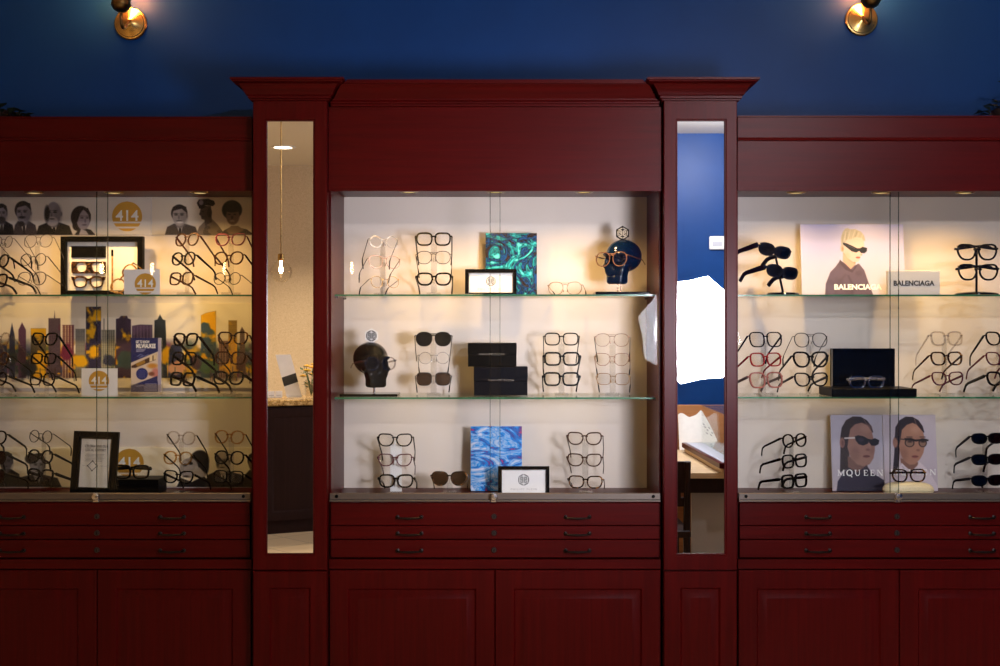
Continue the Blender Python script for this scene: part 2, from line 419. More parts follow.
def cabinet(label, px0, px1, Y, plock, pulls, pucks, pd, ptop, has_crown):
    x0, x1 = X(px0, Y), X(px1, Y)
    root = thing('display_cabinet', label, 'display cabinet', ((x0 + x1) / 2, Y, 0), group='mahogany eyewear display cabinets')
    zl = Z(191, Y); ztop = Z(ptop, Y); zc = Z(197, YB)
    # carcass
    b = MB()
    for a, c in ((x0, x0 + 0.006), (x1 - 0.006, x1)): b.box(a, c, Y + 0.022, YB + 0.02, 0.0006, ztop - 0.005, 'mahogany_v')
    b.build('side_panel', root)
    b = MB(); b.box(x0 + 0.006, x1 - 0.006, YB, YB + 0.015, DECK - 0.02, zc + 0.02, 'cream_laminate'); b.build('back_panel', root)
    b = MB(); b.box(x0 + 0.006, x1 - 0.006, Y + 0.022, YB, DECK - 0.02, DECK, 'mahogany_h'); b.build('deck', root)
    b = MB(); b.box(x0 + 0.006, x1 - 0.006, Y + 0.022, YB, zc, zc + 0.02, 'mahogany_h'); b.build('top_panel', root)
    b = MB(); b.box(x0 + 0.006, x1 - 0.006, YB - 0.27, YB - 0.25, 0.1, DECK - 0.02, 'dark_veneer'); b.build('inner_partition', root)
    # header with its moulding
    b = MB(); b.box(x0, x1, Y, Y + 0.022, zl, ztop - 0.002, 'mahogany_h', 0.001); b.build('header_board', root)
    b = MB()
    if has_crown:
        zb = Z(107, Y)
        pr = [(0.002, zb), (0.010, zb + .001), (0.010, zb + .008), (0.016, zb + .010), (0.016, zb + .016), (0.024, zb + .020), (0.024, zb + .026),
              (0.029, zb + .034), (0.040, zb + .055), (0.052, zb + .068), (0.054, zb + .072), (0.060, zb + .073), (0.060, ztop)]
        q = [(a[1], a[0]) for a in POSTPROF]
        b.crown(pr, x0 + .0012, x1 - .0012, Y - .0004, Y - .0002, 'mahogany_h', False, cut=([a[0] for a in q], [a[1] for a in q]))
    else:
        zb = Z(141, Y)
        pr = [(0.001, zb), (0.007, zb + .001), (0.009, zb + .005), (0.007, zb + .010), (0.005, zb + .012), (0.005, ztop - .006), (0.009, ztop - .005), (0.009, ztop)]
        b.crown(pr, x0, x1, Y - .0004, Y - .0002, 'mahogany_h', False)
    b.build('crown_moulding', root)
    # glass shelves on pins
    yf = Y + 0.10
    for zt in (S1, S2):
        b = MB(); b.box(x0 + 0.008, x1 - 0.008, yf, YB - 0.004, zt - 0.0065, zt, 'shelf_glass')
        b.bm.faces.ensure_lookup_table(); e = b.mi('glass_edge')
        for f in b.bm.faces:
            if abs(f.calc_center_median().y - yf) < 1e-4: f.material_index = e
        sh = b.build('glass_shelf', root, smooth=False)
        for xx, sg in ((x0 + 0.006, 1), (x1 - 0.006, -1)):
            for yy in (yf + 0.02, YB - 0.03):
                c = MB(); c.box(min(xx, xx + sg * .012), max(xx, xx + sg * .012), yy, yy + .01, zt - .014, zt - .0068, 'steel', .001)
                c.build('shelf_pin', sh)
    # puck lights
    for p in pucks:
        yy = Y + 0.11; xx = X(p, yy)
        b = MB(); b.lathe([(0.036, zc), (0.036, zc - .010), (0.032, zc - .0135), (0.026, zc - .0135), (0.025, zc - .011)], (xx, yy, 0), 'old_brass', 28)
        pk = b.build('puck_light', root)
        b = MB(); b.lathe([(0.025, zc - .0112), (0.015, zc - .0125), (0.004, zc - .013)], (xx, yy, 0), 'puck_glow', 24); b.build('lens', pk)
        light('puck_lamp', 'SPOT', (xx, yy, zc - 0.02), PUCK, (1.0, 0.60, 0.21), pk, spot_size=R(150), spot_blend=1.0, shadow_soft_size=0.018)
    # sliding doors and their track
    xm = X(pd, Y)
    for a, c, yy, hx in ((x0 + 0.008, xm + 0.018, Y + 0.062, xm + 0.018), (xm - 0.018, x1 - 0.008, Y + 0.048, xm - 0.018)):
        b = MB(); b.box(a, c, yy, yy + 0.005, DECK + .0045, zc - 0.002, 'door_glass')
        b.bm.faces.ensure_lookup_table(); e = b.mi('pane_edge')
        for f in b.bm.faces:
            if abs(f.normal.x) > 0.9 and abs(f.calc_center_median().x - hx) < 0.01: f.material_index = e
        b.box(hx - .0010, hx + .0010, yy - .0004, yy + .0054, DECK + .0045, zc - .002, 'pane_edge')
        b.build('sliding_glass_door', root, smooth=False)
    zr0, zr1 = Z(501.5, Y), Z(493, Y)
    b = MB(); b.box(x0 + 0.004, x1 - 0.004, Y - 0.004, Y + 0.010, zr0 + 0.006, zr1, 'aluminium', 0.002); b.box(x0 + 0.008, x1 - 0.008, Y + 0.024, Y + 0.075, DECK + .0003, DECK + .004, 'aluminium'); b.box(x0 + 0.004, x1 - 0.004, Y - 0.009, Y + 0.01, zr0, zr0 + 0.006, 'aluminium', 0.001)
    tr = b.build('door_track', root)
    for xx in (x0 + 0.03, x1 - 0.03):
        b = MB(); b.lathe([(0.006, 0), (0.006, -.003), (.003, -.004)], (xx, Y - 0.004, (zr0 + zr1) / 2 + .004), 'black_satin', 12, 'Y'); b.build('bumper', tr)
    xl, zk = X(plock, Y), Z(496, Y)
    b = MB(); b.lathe([(0.013, 0), (0.013, -.018), (.011, -.020), (0.004, -.021)], (xl, Y - 0.006, zk), 'steel', 20, 'Y')
    b.box(xl - .012, xl + .010, Y - .012, Y - .006, zk - .022, zk + .012, 'steel', .002); b.build('door_lock', root)
    # drawers
    for a, c in ((503, 525.2), (526, 539), (540, 557.5)):
        b = MB(); b.box(x0 + 0.008, x1 - 0.008, Y, Y + 0.02, Z(c, Y), Z(a, Y), 'mahogany_h', 0.0015)
        dr = b.build('drawer', root)
        zm = {503: Z(517, Y), 526: Z(533.5, Y), 540: Z(550.5, Y)}[a]
        for p in pulls:
            b = MB(); pull(b, X(p, Y), zm, Y); b.build('pull_handle', dr)
        b = MB(); b.lathe([(0.010, 0), (0.010, -.003), (0.008, -.005), (.004, -.005)], (X(plock, Y), Y, zm + .002), 'gunmetal', 18, 'Y')
        b.box(X(plock, Y) - .0012, X(plock, Y) + .0012, Y - .0058, Y - .004, zm - .003, zm + .006, 'black_satin'); b.build('drawer_lock', dr)
    b = MB(); b.box(x0 + .002, x1 - .002, Y + .001, Y + .022, Z(569, Y), Z(559.5, Y), 'mahogany_h', 0.001); b.build('mid_rail', root)
    # cupboard doors and plinth
    xs = X(pd, Y)
    for a, c in ((x0 + .004, xs - .0015), (xs + .0015, x1 - .004)):
        door_panel(a, c, 0.105, Z(570.3, Y), Y, 0.066).build('cupboard_door', root)
    b = MB(); b.box(x0, x1, Y + 0.05, Y + 0.07, 0.0006, 0.1, 'mahogany_h'); b.build('plinth', root)
    return root
PUCK = 15.0
cabinet('mahogany display cabinet with tall crown, black skulls and blue art inside', 328.5, 661.5, 0.0, 494, (409.5, 577.5), (409, 496, 584), 495, 82.8, True)
cabinet('mahogany display cabinet holding the city skyline picture and historic portraits', -62, 252, 0.03, 97, (12, 172), (34, 114, 200), 97, 117, False)
cabinet('mahogany display cabinet holding the BALENCIAGA and MQUEEN posters', 737.5, 1058, 0.03, 897, (818, 982), (796, 881, 965), 899.5, 116, False)

# ------------------------------------------------------------------ mirror posts
def post(label, px0, px1, m0, m1, ybs):
    Y = -0.03; x0, x1 = X(px0, Y), X(px1, Y)
    root = thing('mirror_pilaster', label, 'mirror cabinet', ((x0 + x1) / 2, Y, 0), group='narrow mahogany mirror posts')
    zt = H + 0.875
    b = MB(); b.box(x0, x1, Y + 0.02, YB + 0.03, 0.0006, zt - .002, 'mahogany_v'); b.build('carcass', root)
    a, c, z0, z1 = X(m0, Y), X(m1, Y), Z(553.5, Y), Z(121, Y)
    # frame round the mirror: stiles, rails and a moulded inner lip
    ft, fb = Z(99, Y), Z(570, Y)
    b = MB()
    def loop(l, r, lo, hi, y): return [(l, y, lo), (r, y, lo), (r, y, hi), (l, y, hi)]
    lp = loop(x0, x1, fb, ft, Y + .02) + loop(x0, x1, fb, ft, Y + .002) + loop(x0 + .002, x1 - .002, fb + .002, ft, Y) + loop(a - .008, c + .008, z0 - .008, z1 + .008, Y) + loop(a - .005, c + .005, z0 - .005, z1 + .005, Y + .004) \
        + loop(a - .002, c + .002, z0 - .002, z1 + .002, Y + .004) + loop(a, c, z0, z1, Y + .0125)
    b.faces(lp, [(4 * i + k, 4 * i + (k + 1) % 4, 4 * i + 4 + (k + 1) % 4, 4 * i + 4 + k) for i in range(6) for k in range(4)], 'mahogany_v')
    b.build('mirror_frame', root)
    b = MB(); b.box(a - .006, c + .006, MIRY, MIRY + .004, z0 - .006, z1 + .006, 'mirror_silver'); b.build('mirror', root, smooth=False)
    b = MB(); b.crown(POSTPROF, x0, x1, Y, Y + 0.3, 'mahogany_h', ybs=ybs); b.build('crown_moulding', root)
    door_panel(x0 + .001, x1 - .001, 0.105, Z(571.5, Y), Y, 0.058).build('cupboard_door', root)
    b = MB(); b.box(x0, x1, Y + .0, Y + 0.02, 0.0006, 0.1, 'mahogany_h'); b.build('plinth', root)
post('narrow mahogany post whose tall mirror shows beige wallpaper and a pendant bulb', 253, 327, 267, 312.5, (.27, -.0006))
post('narrow mahogany post whose tall mirror shows a blue wall and white umbrella', 664, 737, 678, 724.5, (-.0006, .27))

# ------------------------------------------------------------------ wall lamps
def sconce(label, pc, pyc, side):
    x, z = X(pc, WBACK), Z(pyc, WBACK)
    root = thing('wall_sconce', label, 'wall lamp', (x, WBACK, z), group='brass wall lamps above the cabinets')
    b = MB(); b.lathe([(0.064, 0), (0.065, -.006), (0.061, -.011), (0.056, -.012), (0.054, -.016), (0.040, -.020), (0.022, -.026), (0.012, -.032), (.004, -.033)], (x, WBACK, z), 'brass', 40, 'Y'); b.build('backplate', root)
    yy = WBACK - 0.125
    pts = []
    for i in range(15):
        t = i / 14; q = t * math.pi
        if t < 0.5: pts.append((x + side * 0.004 * t, WBACK - .028 - .075 * (t * 2), z - 0.040 * math.sin(t * 2 * math.pi / 2)))
        else:
            u = (t - .5) * 2; pts.append((x + side * 0.004, WBACK - .103 - .022 * math.sin(u * math.pi / 2), z - 0.040 + 0.054 * (1 - math.cos(u * math.pi / 2))))
    b = MB(); b.tube(pts, 0.0062, 'old_brass', 10); b.build('arm', root)
    xe = x + side * 0.004; ze = z + 0.014
    b = MB(); b.lathe([(0.006, ze), (0.016, ze + .002), (0.029, ze + .010), (0.036, ze + .024), (0.0385, ze + .025), (0.0385, ze + .031), (0.036, ze + .032), (0.036, ze + .060), (0.039, ze + .062), (0.039, ze + .068), (0.020, ze + .070)], (xe, yy, 0), 'old_brass', 28)
    b.build('socket', root)
    b = MB(); s = -side
    b.tube([(xe + s * .035, yy, ze + .042), (xe + s * .050, yy, ze + .042)], .003, 'old_brass', 8); b.ball((xe + s * .053, yy, ze + .042), .006, 'old_brass', u=10, v=6); b.build('key_switch', root)
    b = MB(); b.lathe([(0.013, ze + .0705), (0.015, ze + .080), (0.028, ze + .100), (0.032, ze + .122), (0.026, ze + .145), (0.010, ze + .157), (.002, ze + .158)], (xe, yy, 0), 'sconce_bulb', 20); b.build('bulb', root)
sconce('brass wall lamp on the blue wall above the skyline cabinet', 131, 24, 0)
sconce('brass wall lamp on the blue wall above the MQUEEN poster cabinet', 861, 20, 0)

# dark potted greenery on top of the two outer cabinets, at the frame's edges
def greenery(label, x, y, z, hw, hh, seed):
    root = thing('trailing_plant', label, 'plant', (x, y, z))
    b = MB(); b.lathe([(0.05, z), (0.065, z + .05), (0.068, z + .055), (0.06, z + .055)], (x, y, 0), 'clay_pot', 20); b.build('pot', root)
    rnd = random.Random(seed); b = MB()
    for i in range(70):
        q, u = rnd.random() * 6.28, rnd.random()
        c = Vector((x + math.cos(q) * hw * u, y + math.sin(q) * .09 * u, z + .03 + hh * rnd.random() * (1.15 - u)))
        d = Vector((math.cos(q), math.sin(q), rnd.uniform(-.3, .6))).normalized(); s = d.cross(Vector((0, 0, 1))).normalized()
        l = rnd.uniform(.03, .05); w = l * .35; n = s.cross(d) * .006
        b.faces([c, c + d * l * .5 + s * w + n, c + d * l, c + d * l * .5 - s * w + n, c + d * l * .5], [(0, 1, 4), (1, 2, 4), (2, 3, 4), (3, 0, 4)], 'dark_leaf')
    b.build('foliage', root, smooth=False)
greenery('low dark leafy plant on top of the skyline cabinet at the picture edge', X(-8, .2), .22, Z(117, .03), .12, .05, 3)
greenery('dark leafy plant on top of the MQUEEN poster cabinet at the picture edge', X(1012, .2), .22, Z(116, .03), .10, .12, 4)
# ------------------------------------------------------------------ eyewear
def outline(shape, n=36):
    a, b, p, tp, cat, br = {          # width, height, squareness, taper of the lower half, outer lift, bridge gap
        'round': (.045, .043, 2.0, .0, 0, .021), 'panto': (.048, .042, 2.3, .10, .001, .020), 'square': (.051, .041, 3.6, .10, .001, .018),
        'rect': (.051, .034, 3.4, .08, .001, .019), 'boxy': (.052, .041, 4.5, .12, .001, .018), 'aviator': (.054, .047, 2.6, .16, -.001, .017),
        'cat': (.052, .040, 2.8, .20, .006, .017), 'wayfarer': (.050, .039, 3.2, .18, .003, .019), 'narrow': (.055, .031, 2.5, .12, .003, .016),
        'bigcat': (.054, .045, 2.8, .24, .006, .017), 'bigsquare': (.055, .047, 3.6, .14, .001, .016)}[shape]
    pts = []
    for i in range(n):
        t = 2 * math.pi * i / n; c, s = math.cos(t), math.sin(t)
        x = a / 2 * abs(c) ** (2 / p) * (1 if c >= 0 else -1); z = b / 2 * abs(s) ** (2 / p) * (1 if s >= 0 else -1)
        if z < 0: x *= 1 - tp * (-z / (b / 2))
        z += cat * max(0, x / (a / 2)) ** 2 * (1 if z > 0 else .4)
        pts.append((x, z))
    return pts, a, b, br
def offset(pts, t):
    n = len(pts); out = []
    for i in range(n):
        p, q = pts[i - 1], pts[(i + 1) % n]; d = Vector((q[0] - p[0], q[1] - p[1]))
        if d.length < 1e-9: out.append(pts[i]); continue
        d.normalize(); out.append((pts[i][0] + d.y * t, pts[i][1] - d.x * t))
    return out
# style: outline, rim material, rim width, rim depth, lens, temple material, temple height
STY = {
    'black_square': ('square', 'black_plastic', .0052, .005, 'lens_clear', 'black_plastic', .008),
    'black_boxy': ('boxy', 'black_plastic', .0062, .006, 'lens_clear', 'black_plastic', .009),
    'black_rect': ('rect', 'black_plastic', .0044, .0045, 'lens_clear', 'black_plastic', .006),
    'black_cat': ('cat', 'black_plastic', .0042, .005, 'lens_clear', 'black_plastic', .007),
    'black_round': ('panto', 'black_plastic', .0046, .0048, 'lens_clear', 'black_plastic', .0068),
    'black_wayfarer': ('wayfarer', 'black_plastic', .0056, .005, 'lens_clear', 'black_plastic', .009),
    'black_bigcat': ('bigcat', 'black_plastic', .0054, .005, 'lens_clear', 'black_plastic', .007),
    'black_thin': ('square', 'black_plastic', .0038, .0042, 'lens_clear', 'black_plastic', .006),
    'navy_square': ('bigsquare', 'navy_plastic', .0034, .004, 'lens_clear', 'navy_plastic', .006),
    'brown_square': ('square', 'brown_plastic', .0042, .005, 'lens_clear', 'brown_plastic', .006),
    'brown_round': ('panto', 'brown_plastic', .0042, .0045, 'lens_clear', 'brown_plastic', .0062),
    'brown_cat': ('cat', 'brown_plastic', .0042, .005, 'lens_clear', 'brown_plastic', .006),
    'plum_cat': ('cat', 'plum_plastic', .0034, .0045, 'lens_clear', 'plum_plastic', .006),
    'red_square': ('square', 'red_plastic', .0038, .0045, 'lens_clear', 'red_plastic', .006),
    'rose_square': ('bigsquare', 'rose_plastic', .0044, .005, 'lens_clear', 'taupe_plastic', .008),
    'gun_round': ('round', 'gunmetal', .0025, .0024, 'lens_clear', 'gunmetal', .0036),
    'gun_aviator': ('aviator', 'gunmetal', .0024, .0025, 'lens_clear', 'gunmetal', .0028),
    'gold_round': ('round', 'gold_wire', .0018, .002, 'lens_clear', 'gunmetal', .0028),
    'gold_aviator': ('aviator', 'gold_wire', .0017, .002, 'lens_clear', 'gold_wire', .0026),
    'gold_square': ('square', 'gold_wire', .0018, .002, 'lens_clear', 'gold_wire', .0026),
    'rose_aviator': ('aviator', 'rose_wire', .0016, .002, 'lens_clear', 'gunmetal', .0028),
    'rose_cat': ('bigcat', 'rose_wire', .0018, .002, 'lens_clear', 'rose_wire', .003),
    'silver_round': ('round', 'silver_wire', .0017, .002, 'lens_clear', 'gunmetal', .0028),
    'silver_aviator': ('aviator', 'silver_wire', .0017, .002, 'lens_clear', 'silver_wire', .0026),
    'clear_panto': ('panto', 'clear_acetate', .0045, .005, 'lens_clear', 'clear_acetate', .006),
    'clear_square': ('square', 'clear_acetate', .0045, .005, 'lens_clear', 'clear_acetate', .006),
    'amber_panto': ('panto', 'amber_acetate', .0042, .005, 'lens_clear', 'black_plastic', .005),
    'clear_darkarm': ('panto', 'clear_acetate', .0042, .005, 'lens_clear', 'black_plastic', .005),
    'tortoise_panto': ('panto', 'tortoise', .0045, .005, 'lens_clear', 'tortoise', .006),
    'tortoise_square': ('wayfarer', 'tortoise', .0045, .005, 'lens_clear', 'tortoise', .006),
    'honey_panto': ('panto', 'honey_tortoise', .0048, .005, 'lens_clear', 'honey_tortoise', .006),
    'sun_round': ('aviator', 'black_plastic', .004, .004, 'lens_dark', 'black_plastic', .005),
    'sun_square': ('bigsquare', 'gunmetal', .0022, .0025, 'lens_brown', 'black_plastic', .004),
    'sun_wrap': ('narrow', 'navy_plastic', .0065, .008, 'lens_dark', 'navy_plastic', .018),
    'sun_cat': ('narrow', 'black_plastic', .005, .006, 'lens_dark', 'black_plastic', .008),
    'sun_blue': ('square', 'black_plastic', .0046, .005, 'lens_blue', 'black_plastic', .007),
    'sun_tortoise': ('bigcat', 'tortoise', .0045, .005, 'lens_brown', 'tortoise', .006),
    'skull_gold': ('aviator', 'rose_wire', .0034, .003, 'lens_clear', 'rose_wire', .003),
    'crystal': ('rect', 'crystal_acetate', .0065, .008, 'lens_clear', 'chrome', .007),
}
for k, v in list(STY.items()):                  # heavier arms and rims on the plastic frames
    if v[2] >= .0026 and k != 'sun_wrap': STY[k] = (v[0], v[1], min(v[2] * 1.12, .0064), v[3], v[4], v[5], v[6] * 1.25)
CACHE = {}
def eyewear_meshes(sty, droop, tipdrop):
    key = (sty, droop, tipdrop)
    if key in CACHE: return CACHE[key]
    shape, fm, t, dep, lm, tm, th = STY[sty]
    base, a, hgt, br = outline(shape); cx = (a + br) / 2; n = len(base); wire = t < .0026
    b = MB(); lens = []
    for s in (-1, 1):
        inn = [(s * (p[0] + cx), p[1]) for p in base]; out = [(s * (p[0] + cx), p[1]) for p in offset(base, t)]
        if s < 0: inn, out = inn[::-1], out[::-1]
        b.ring(inn, out, 0, dep, fm); lens.append(inn)
    iz = hgt * (.20 if shape not in ('aviator',) else .26)
    xi = br / 2 + (.0035 if shape in ('round', 'panto', 'bigcat', 'cat') else .002)
    bw = max(t * .9, .0016)
    arc = [(x * xi, -0.0006 + dep / 2 - .001 * (1 - x * x), iz + .0022 * (1 - x * x)) for x in (-1, -.6, -.2, .2, .6, 1)]
    b.tube(arc, bw / 1.6, fm, 8)
    if shape == 'aviator': b.tube([(x * (xi + .004), dep / 2, hgt * .43) for x in (-1, -.3, .3, 1)], bw / 2.2, fm, 8)
    for s in (-1, 1):                               # end pieces and nose pads
        xe = cx + a / 2 - (.001 if not wire else .002)
        ze = hgt * .26
        b.tube([(s * xe, dep / 2, ze), (s * (xe + t + .003), dep / 2 + .001, ze + .001), (s * (xe + t + .005), dep + .006, ze)], max(t * .55, .0013), fm, 8)
        b.tube([(s * (br / 2 + .0005), dep, -.004), (s * (br / 2 - .001), dep + .006, -.006), (s * (br / 2 - .0015), dep + .007, -.013)], .0014, 'lens_clear' if not wire else fm, 6)
    def mesh(bb, nm):
        bmesh.ops.recalc_face_normals(bb.bm, faces=bb.bm.faces)
        me = bpy.data.meshes.new(nm); bb.bm.to_mesh(me); bb.bm.free()
        for m in bb.mats: me.materials.append(MATS[m])
        me.polygons.foreach_set('use_smooth', [True] * len(me.polygons)); me.set_sharp_from_angle(angle=R(32))
        return me
    front = mesh(b, 'front'); ls = []
    for inn in lens:
        c = MB(); c.prism(inn, dep * .35, dep * .35 + .0014, lm); ls.append(mesh(c, 'lens'))
    tp = []
    q = R(droop)
    for s in (-1, 1):
        x0 = s * (cx + a / 2 + t + .0035); ze = hgt * .26
        L1 = .094; pts = []; rs = []
        for u in (0, .15, .5, .85, 1.0):
            pts.append((x0 - s * .003 * u, dep + .004 + L1 * u * math.cos(q), ze - L1 * u * math.sin(q))); rs.append(th / 2 * (1.15 - .25 * u) if not wire else th / 2)
        y1, z1 = pts[-1][1], pts[-1][2]
        for u in (.35, .7, 1.0):
            ang = q + R(tipdrop) * min(1, u * 1.2)
            pts.append((x0 - s * (.003 + .004 * u), y1 + .042 * u * math.cos(ang), z1 - .042 * u * math.sin(ang))); rs.append(th / 2 * .95 if not wire else .0021)
        c = MB()
        if wire: c.tube(pts[:6], th / 2, tm, 8, rs[:6])
        else: c.tube(pts, th / 2, tm, 8, rs, flat=.55)
        tip = None
        if wire:
            d = MB(); d.tube(pts[4:], .0023, 'black_plastic', 8, [.0018, .0024, .0026, .0022]); tip = mesh(d, 'temple_tip')
        tp.append((mesh(c, 'temple'), tip))
    CACHE[key] = (front, ls, tp, hgt)
    return CACHE[key]
def temple_low(sty, droop, tipdrop, pitch):
    """Lowest point of the temples below the front's centre once tilted."""
    shape, _, t, dep, _, _, th = STY[sty]; hgt = outline(shape)[2]; q, p = R(droop), R(pitch); wire = t < .0026
    y, z, low = dep + .004, hgt * .26, 9
    y += .094 * math.cos(q); z -= .094 * math.sin(q)
    for u in (0, .35, .7, 1.0):
        a = q + R(tipdrop) * min(1, u * 1.2); low = min(low, (y + .042 * u * math.cos(a)) * math.sin(p) + (z - .042 * u * math.sin(a)) * math.cos(p))
    return low - (.0026 if wire else th / 2 * 1.1)
def eyewear(label, sty, loc, yaw=0, pitch=-10, droop=25, tipdrop=38, roll=0, group=None, scale=1.0, floor=None, rest=False, fold=False):
    if rest:
        shape, _, t, dep, _, _, th = STY[sty]; loc = (loc[0], loc[1], floor + (outline(shape)[2] / 2 + t) * math.cos(R(pitch)) + .0008)
    if floor is not None:
        while loc[2] + scale * temple_low(sty, droop, tipdrop, pitch) < floor + .0008 and tipdrop > -20:
            if droop > 4: droop -= 1
            else: tipdrop -= 2
    sun = STY[sty][4] not in ('lens_clear',)
    front, ls, tp, hgt = eyewear_meshes(sty, droop, tipdrop)
    root = thing('sunglasses' if sun else 'eyeglasses', label, 'sunglasses' if sun else 'eyeglasses', loc, (R(pitch), R(roll), R(yaw)), group)
    root.scale = (scale,) * 3
    def put(nm, me, par):
        o = bpy.data.objects.new(nm, me); C.objects.link(o); o.parent = par; return o
    put('front', front, root)
    for l in ls: put('lens', l, root)
    shape, _, t_, dep_, _, _, _ = STY[sty]; ol = outline(shape); xh, zh = (ol[1] + ol[3]) / 2 + ol[1] / 2 + t_ + .0035, hgt * .26
    for s, (t, tip) in zip((-1, 1), tp):
        o = put('temple', t, root)
        if fold:                                # arm swung in behind the lenses
            m = Matrix.Rotation(s * R(86 if s > 0 else 77), 3, 'Z'); p = Vector((s * xh, dep_ + .004, zh))
            o.rotation_euler = m.to_euler(); o.location = p - m @ p + Vector((0, .004 if s > 0 else .001, 0))
        if tip: put('temple_tip', tip, o)
    return root
def stand(label, x, y, z, yaw, zs, group='clear acrylic eyewear risers', back=None, xs=None):
    """Clear riser: foot, upright and one nose rest per tier."""
    root = thing('display_riser', label, 'display stand', (x, y, z + .0004), (0, 0, R(yaw)), group)
    top = max(zs) - z - .016
    b = MB(); b.box(-.026, .026, -.012, .045, 0, .009, 'acrylic', .002); b.build('foot', root, local=True)
    b = MB(); hw = .022 if back else .011
    b = MB(); b.box(-hw, hw, .016, .020, .009, top, back or 'acrylic', .001); b.build('upright', root, local=True)
    for i, zz in enumerate(zs):
        h = zz - z; dx = (xs[i] - x) * math.cos(R(yaw)) if xs else 0; dy = -(xs[i] - x) * math.sin(R(yaw)) if xs else 0
        b = MB(); b.prism([(dx - .0024, h - .016), (dx + .0024, h - .016), (dx + .0021, h + .0008), (dx - .0021, h + .0008)], -.002 + dy, .0165, back or 'acrylic'); b.build('nose_rest', root, local=True)
    return root
TIER = {3: ('top', 'middle', 'bottom'), 2: ('upper', 'lower'), 1: ('only',)}
def stack(where, items, zsh, Y=0.20, yaw=0, pitch=-12, droop=25, tipdrop=38, back=None, scale=1.0, riser=True):
    """items: (px, py, style, words) from the top down; where: phrase naming the riser."""
    zs = []; xl = [X(i[0], Y) for i in items]
    xm = sum(X(i[0], Y) for i in items) / len(items)
    d, tdp = droop, tipdrop
    while Z(items[-1][1], Y) + scale * temple_low(items[-1][2], d, tdp, pitch) < zsh + .001 and tdp > -20:
        if d > 4: d -= 1
        else: tdp -= 2
    for i_, ((px, py, sty, words), tn) in enumerate(zip(items, TIER[len(items)])):
        f = i_ / max(1, len(items) - 1); dr, td = round(droop + (d - droop) * f), round(tipdrop + (tdp - tipdrop) * f)
        x, z = X(px, Y), Z(py, Y); zs.append(z)
        eyewear(f'{words}, {tn} tier, {where}', sty, (x, Y, z), yaw, pitch, dr, td, 0, 'eyewear on the ' + where.split(',')[0], scale, zsh)
    if riser:
        stand('clear riser carrying the ' + where, xm, Y, zsh, yaw, [z - .002 for z in zs], back=back, xs=xl)
# ------------------------------------------------------------------ printed panels in the left cabinet
def logo414(b, cx, cy, r, Y, y, mat='gold_print'):
    """Gold disc with white figures 414 and two white bars; pixel units, drawn at depth Y, surface at y."""
    s = (D + Y) / F
    def seg(z0, z1):                            # slice of the disc between two heights (fractions of r, up positive)
        pts = []
        n = 20
        for i in range(n + 1):
            z = z0 + (z1 - z0) * i / n; pts.append((math.sqrt(max(0, 1 - z * z)), z))
        for i in range(n, -1, -1):
            z = z0 + (z1 - z0) * i / n; pts.append((-math.sqrt(max(0, 1 - z * z)), z))
        b.prism([(X(cx, Y) + p[0] * r * s, Z(cy, Y) + p[1] * r * s) for p in pts], y - .0006, y, mat)
    seg(-.35, 1.0); seg(-.68, -.46); seg(-1.0, -.80)
    b.text('414', X(cx - r * .76, Y), X(cx + r * .76, Y), Z(cy + r * .30, Y), Z(cy - r * .42, Y), y - .0008, 'white_ink', bold=.012)
def board(P, Y, zb, mat, name, label, cat, lean=0.0, thick=.004, extra=None, group=None):
    """A painted board standing on zb, leaning back."""
    b = MB(); x0, x1 = X(P.xs[0], Y), X(P.xs[-1], Y); z0, z1 = Z(P.ys[-1], Y), Z(P.ys[0], Y)
    b.paint(P, Y, Y - .0003); b.box(x0, x1, Y, Y + thick, z0, z1, mat)
    if extra: extra(b, Y - .0005)
    ob = b.build(name, org=((x0 + x1) / 2, Y, zb), smooth=False)
    ob.location.z += math.sin(R(lean)) * thick + .0004 + max(0, zb - z0)
    ob.rotation_euler = (R(-lean), 0, 0)
    return tag(ob, label, cat, group)
YP = YB - 0.0045
BG = (206, 198, 190)
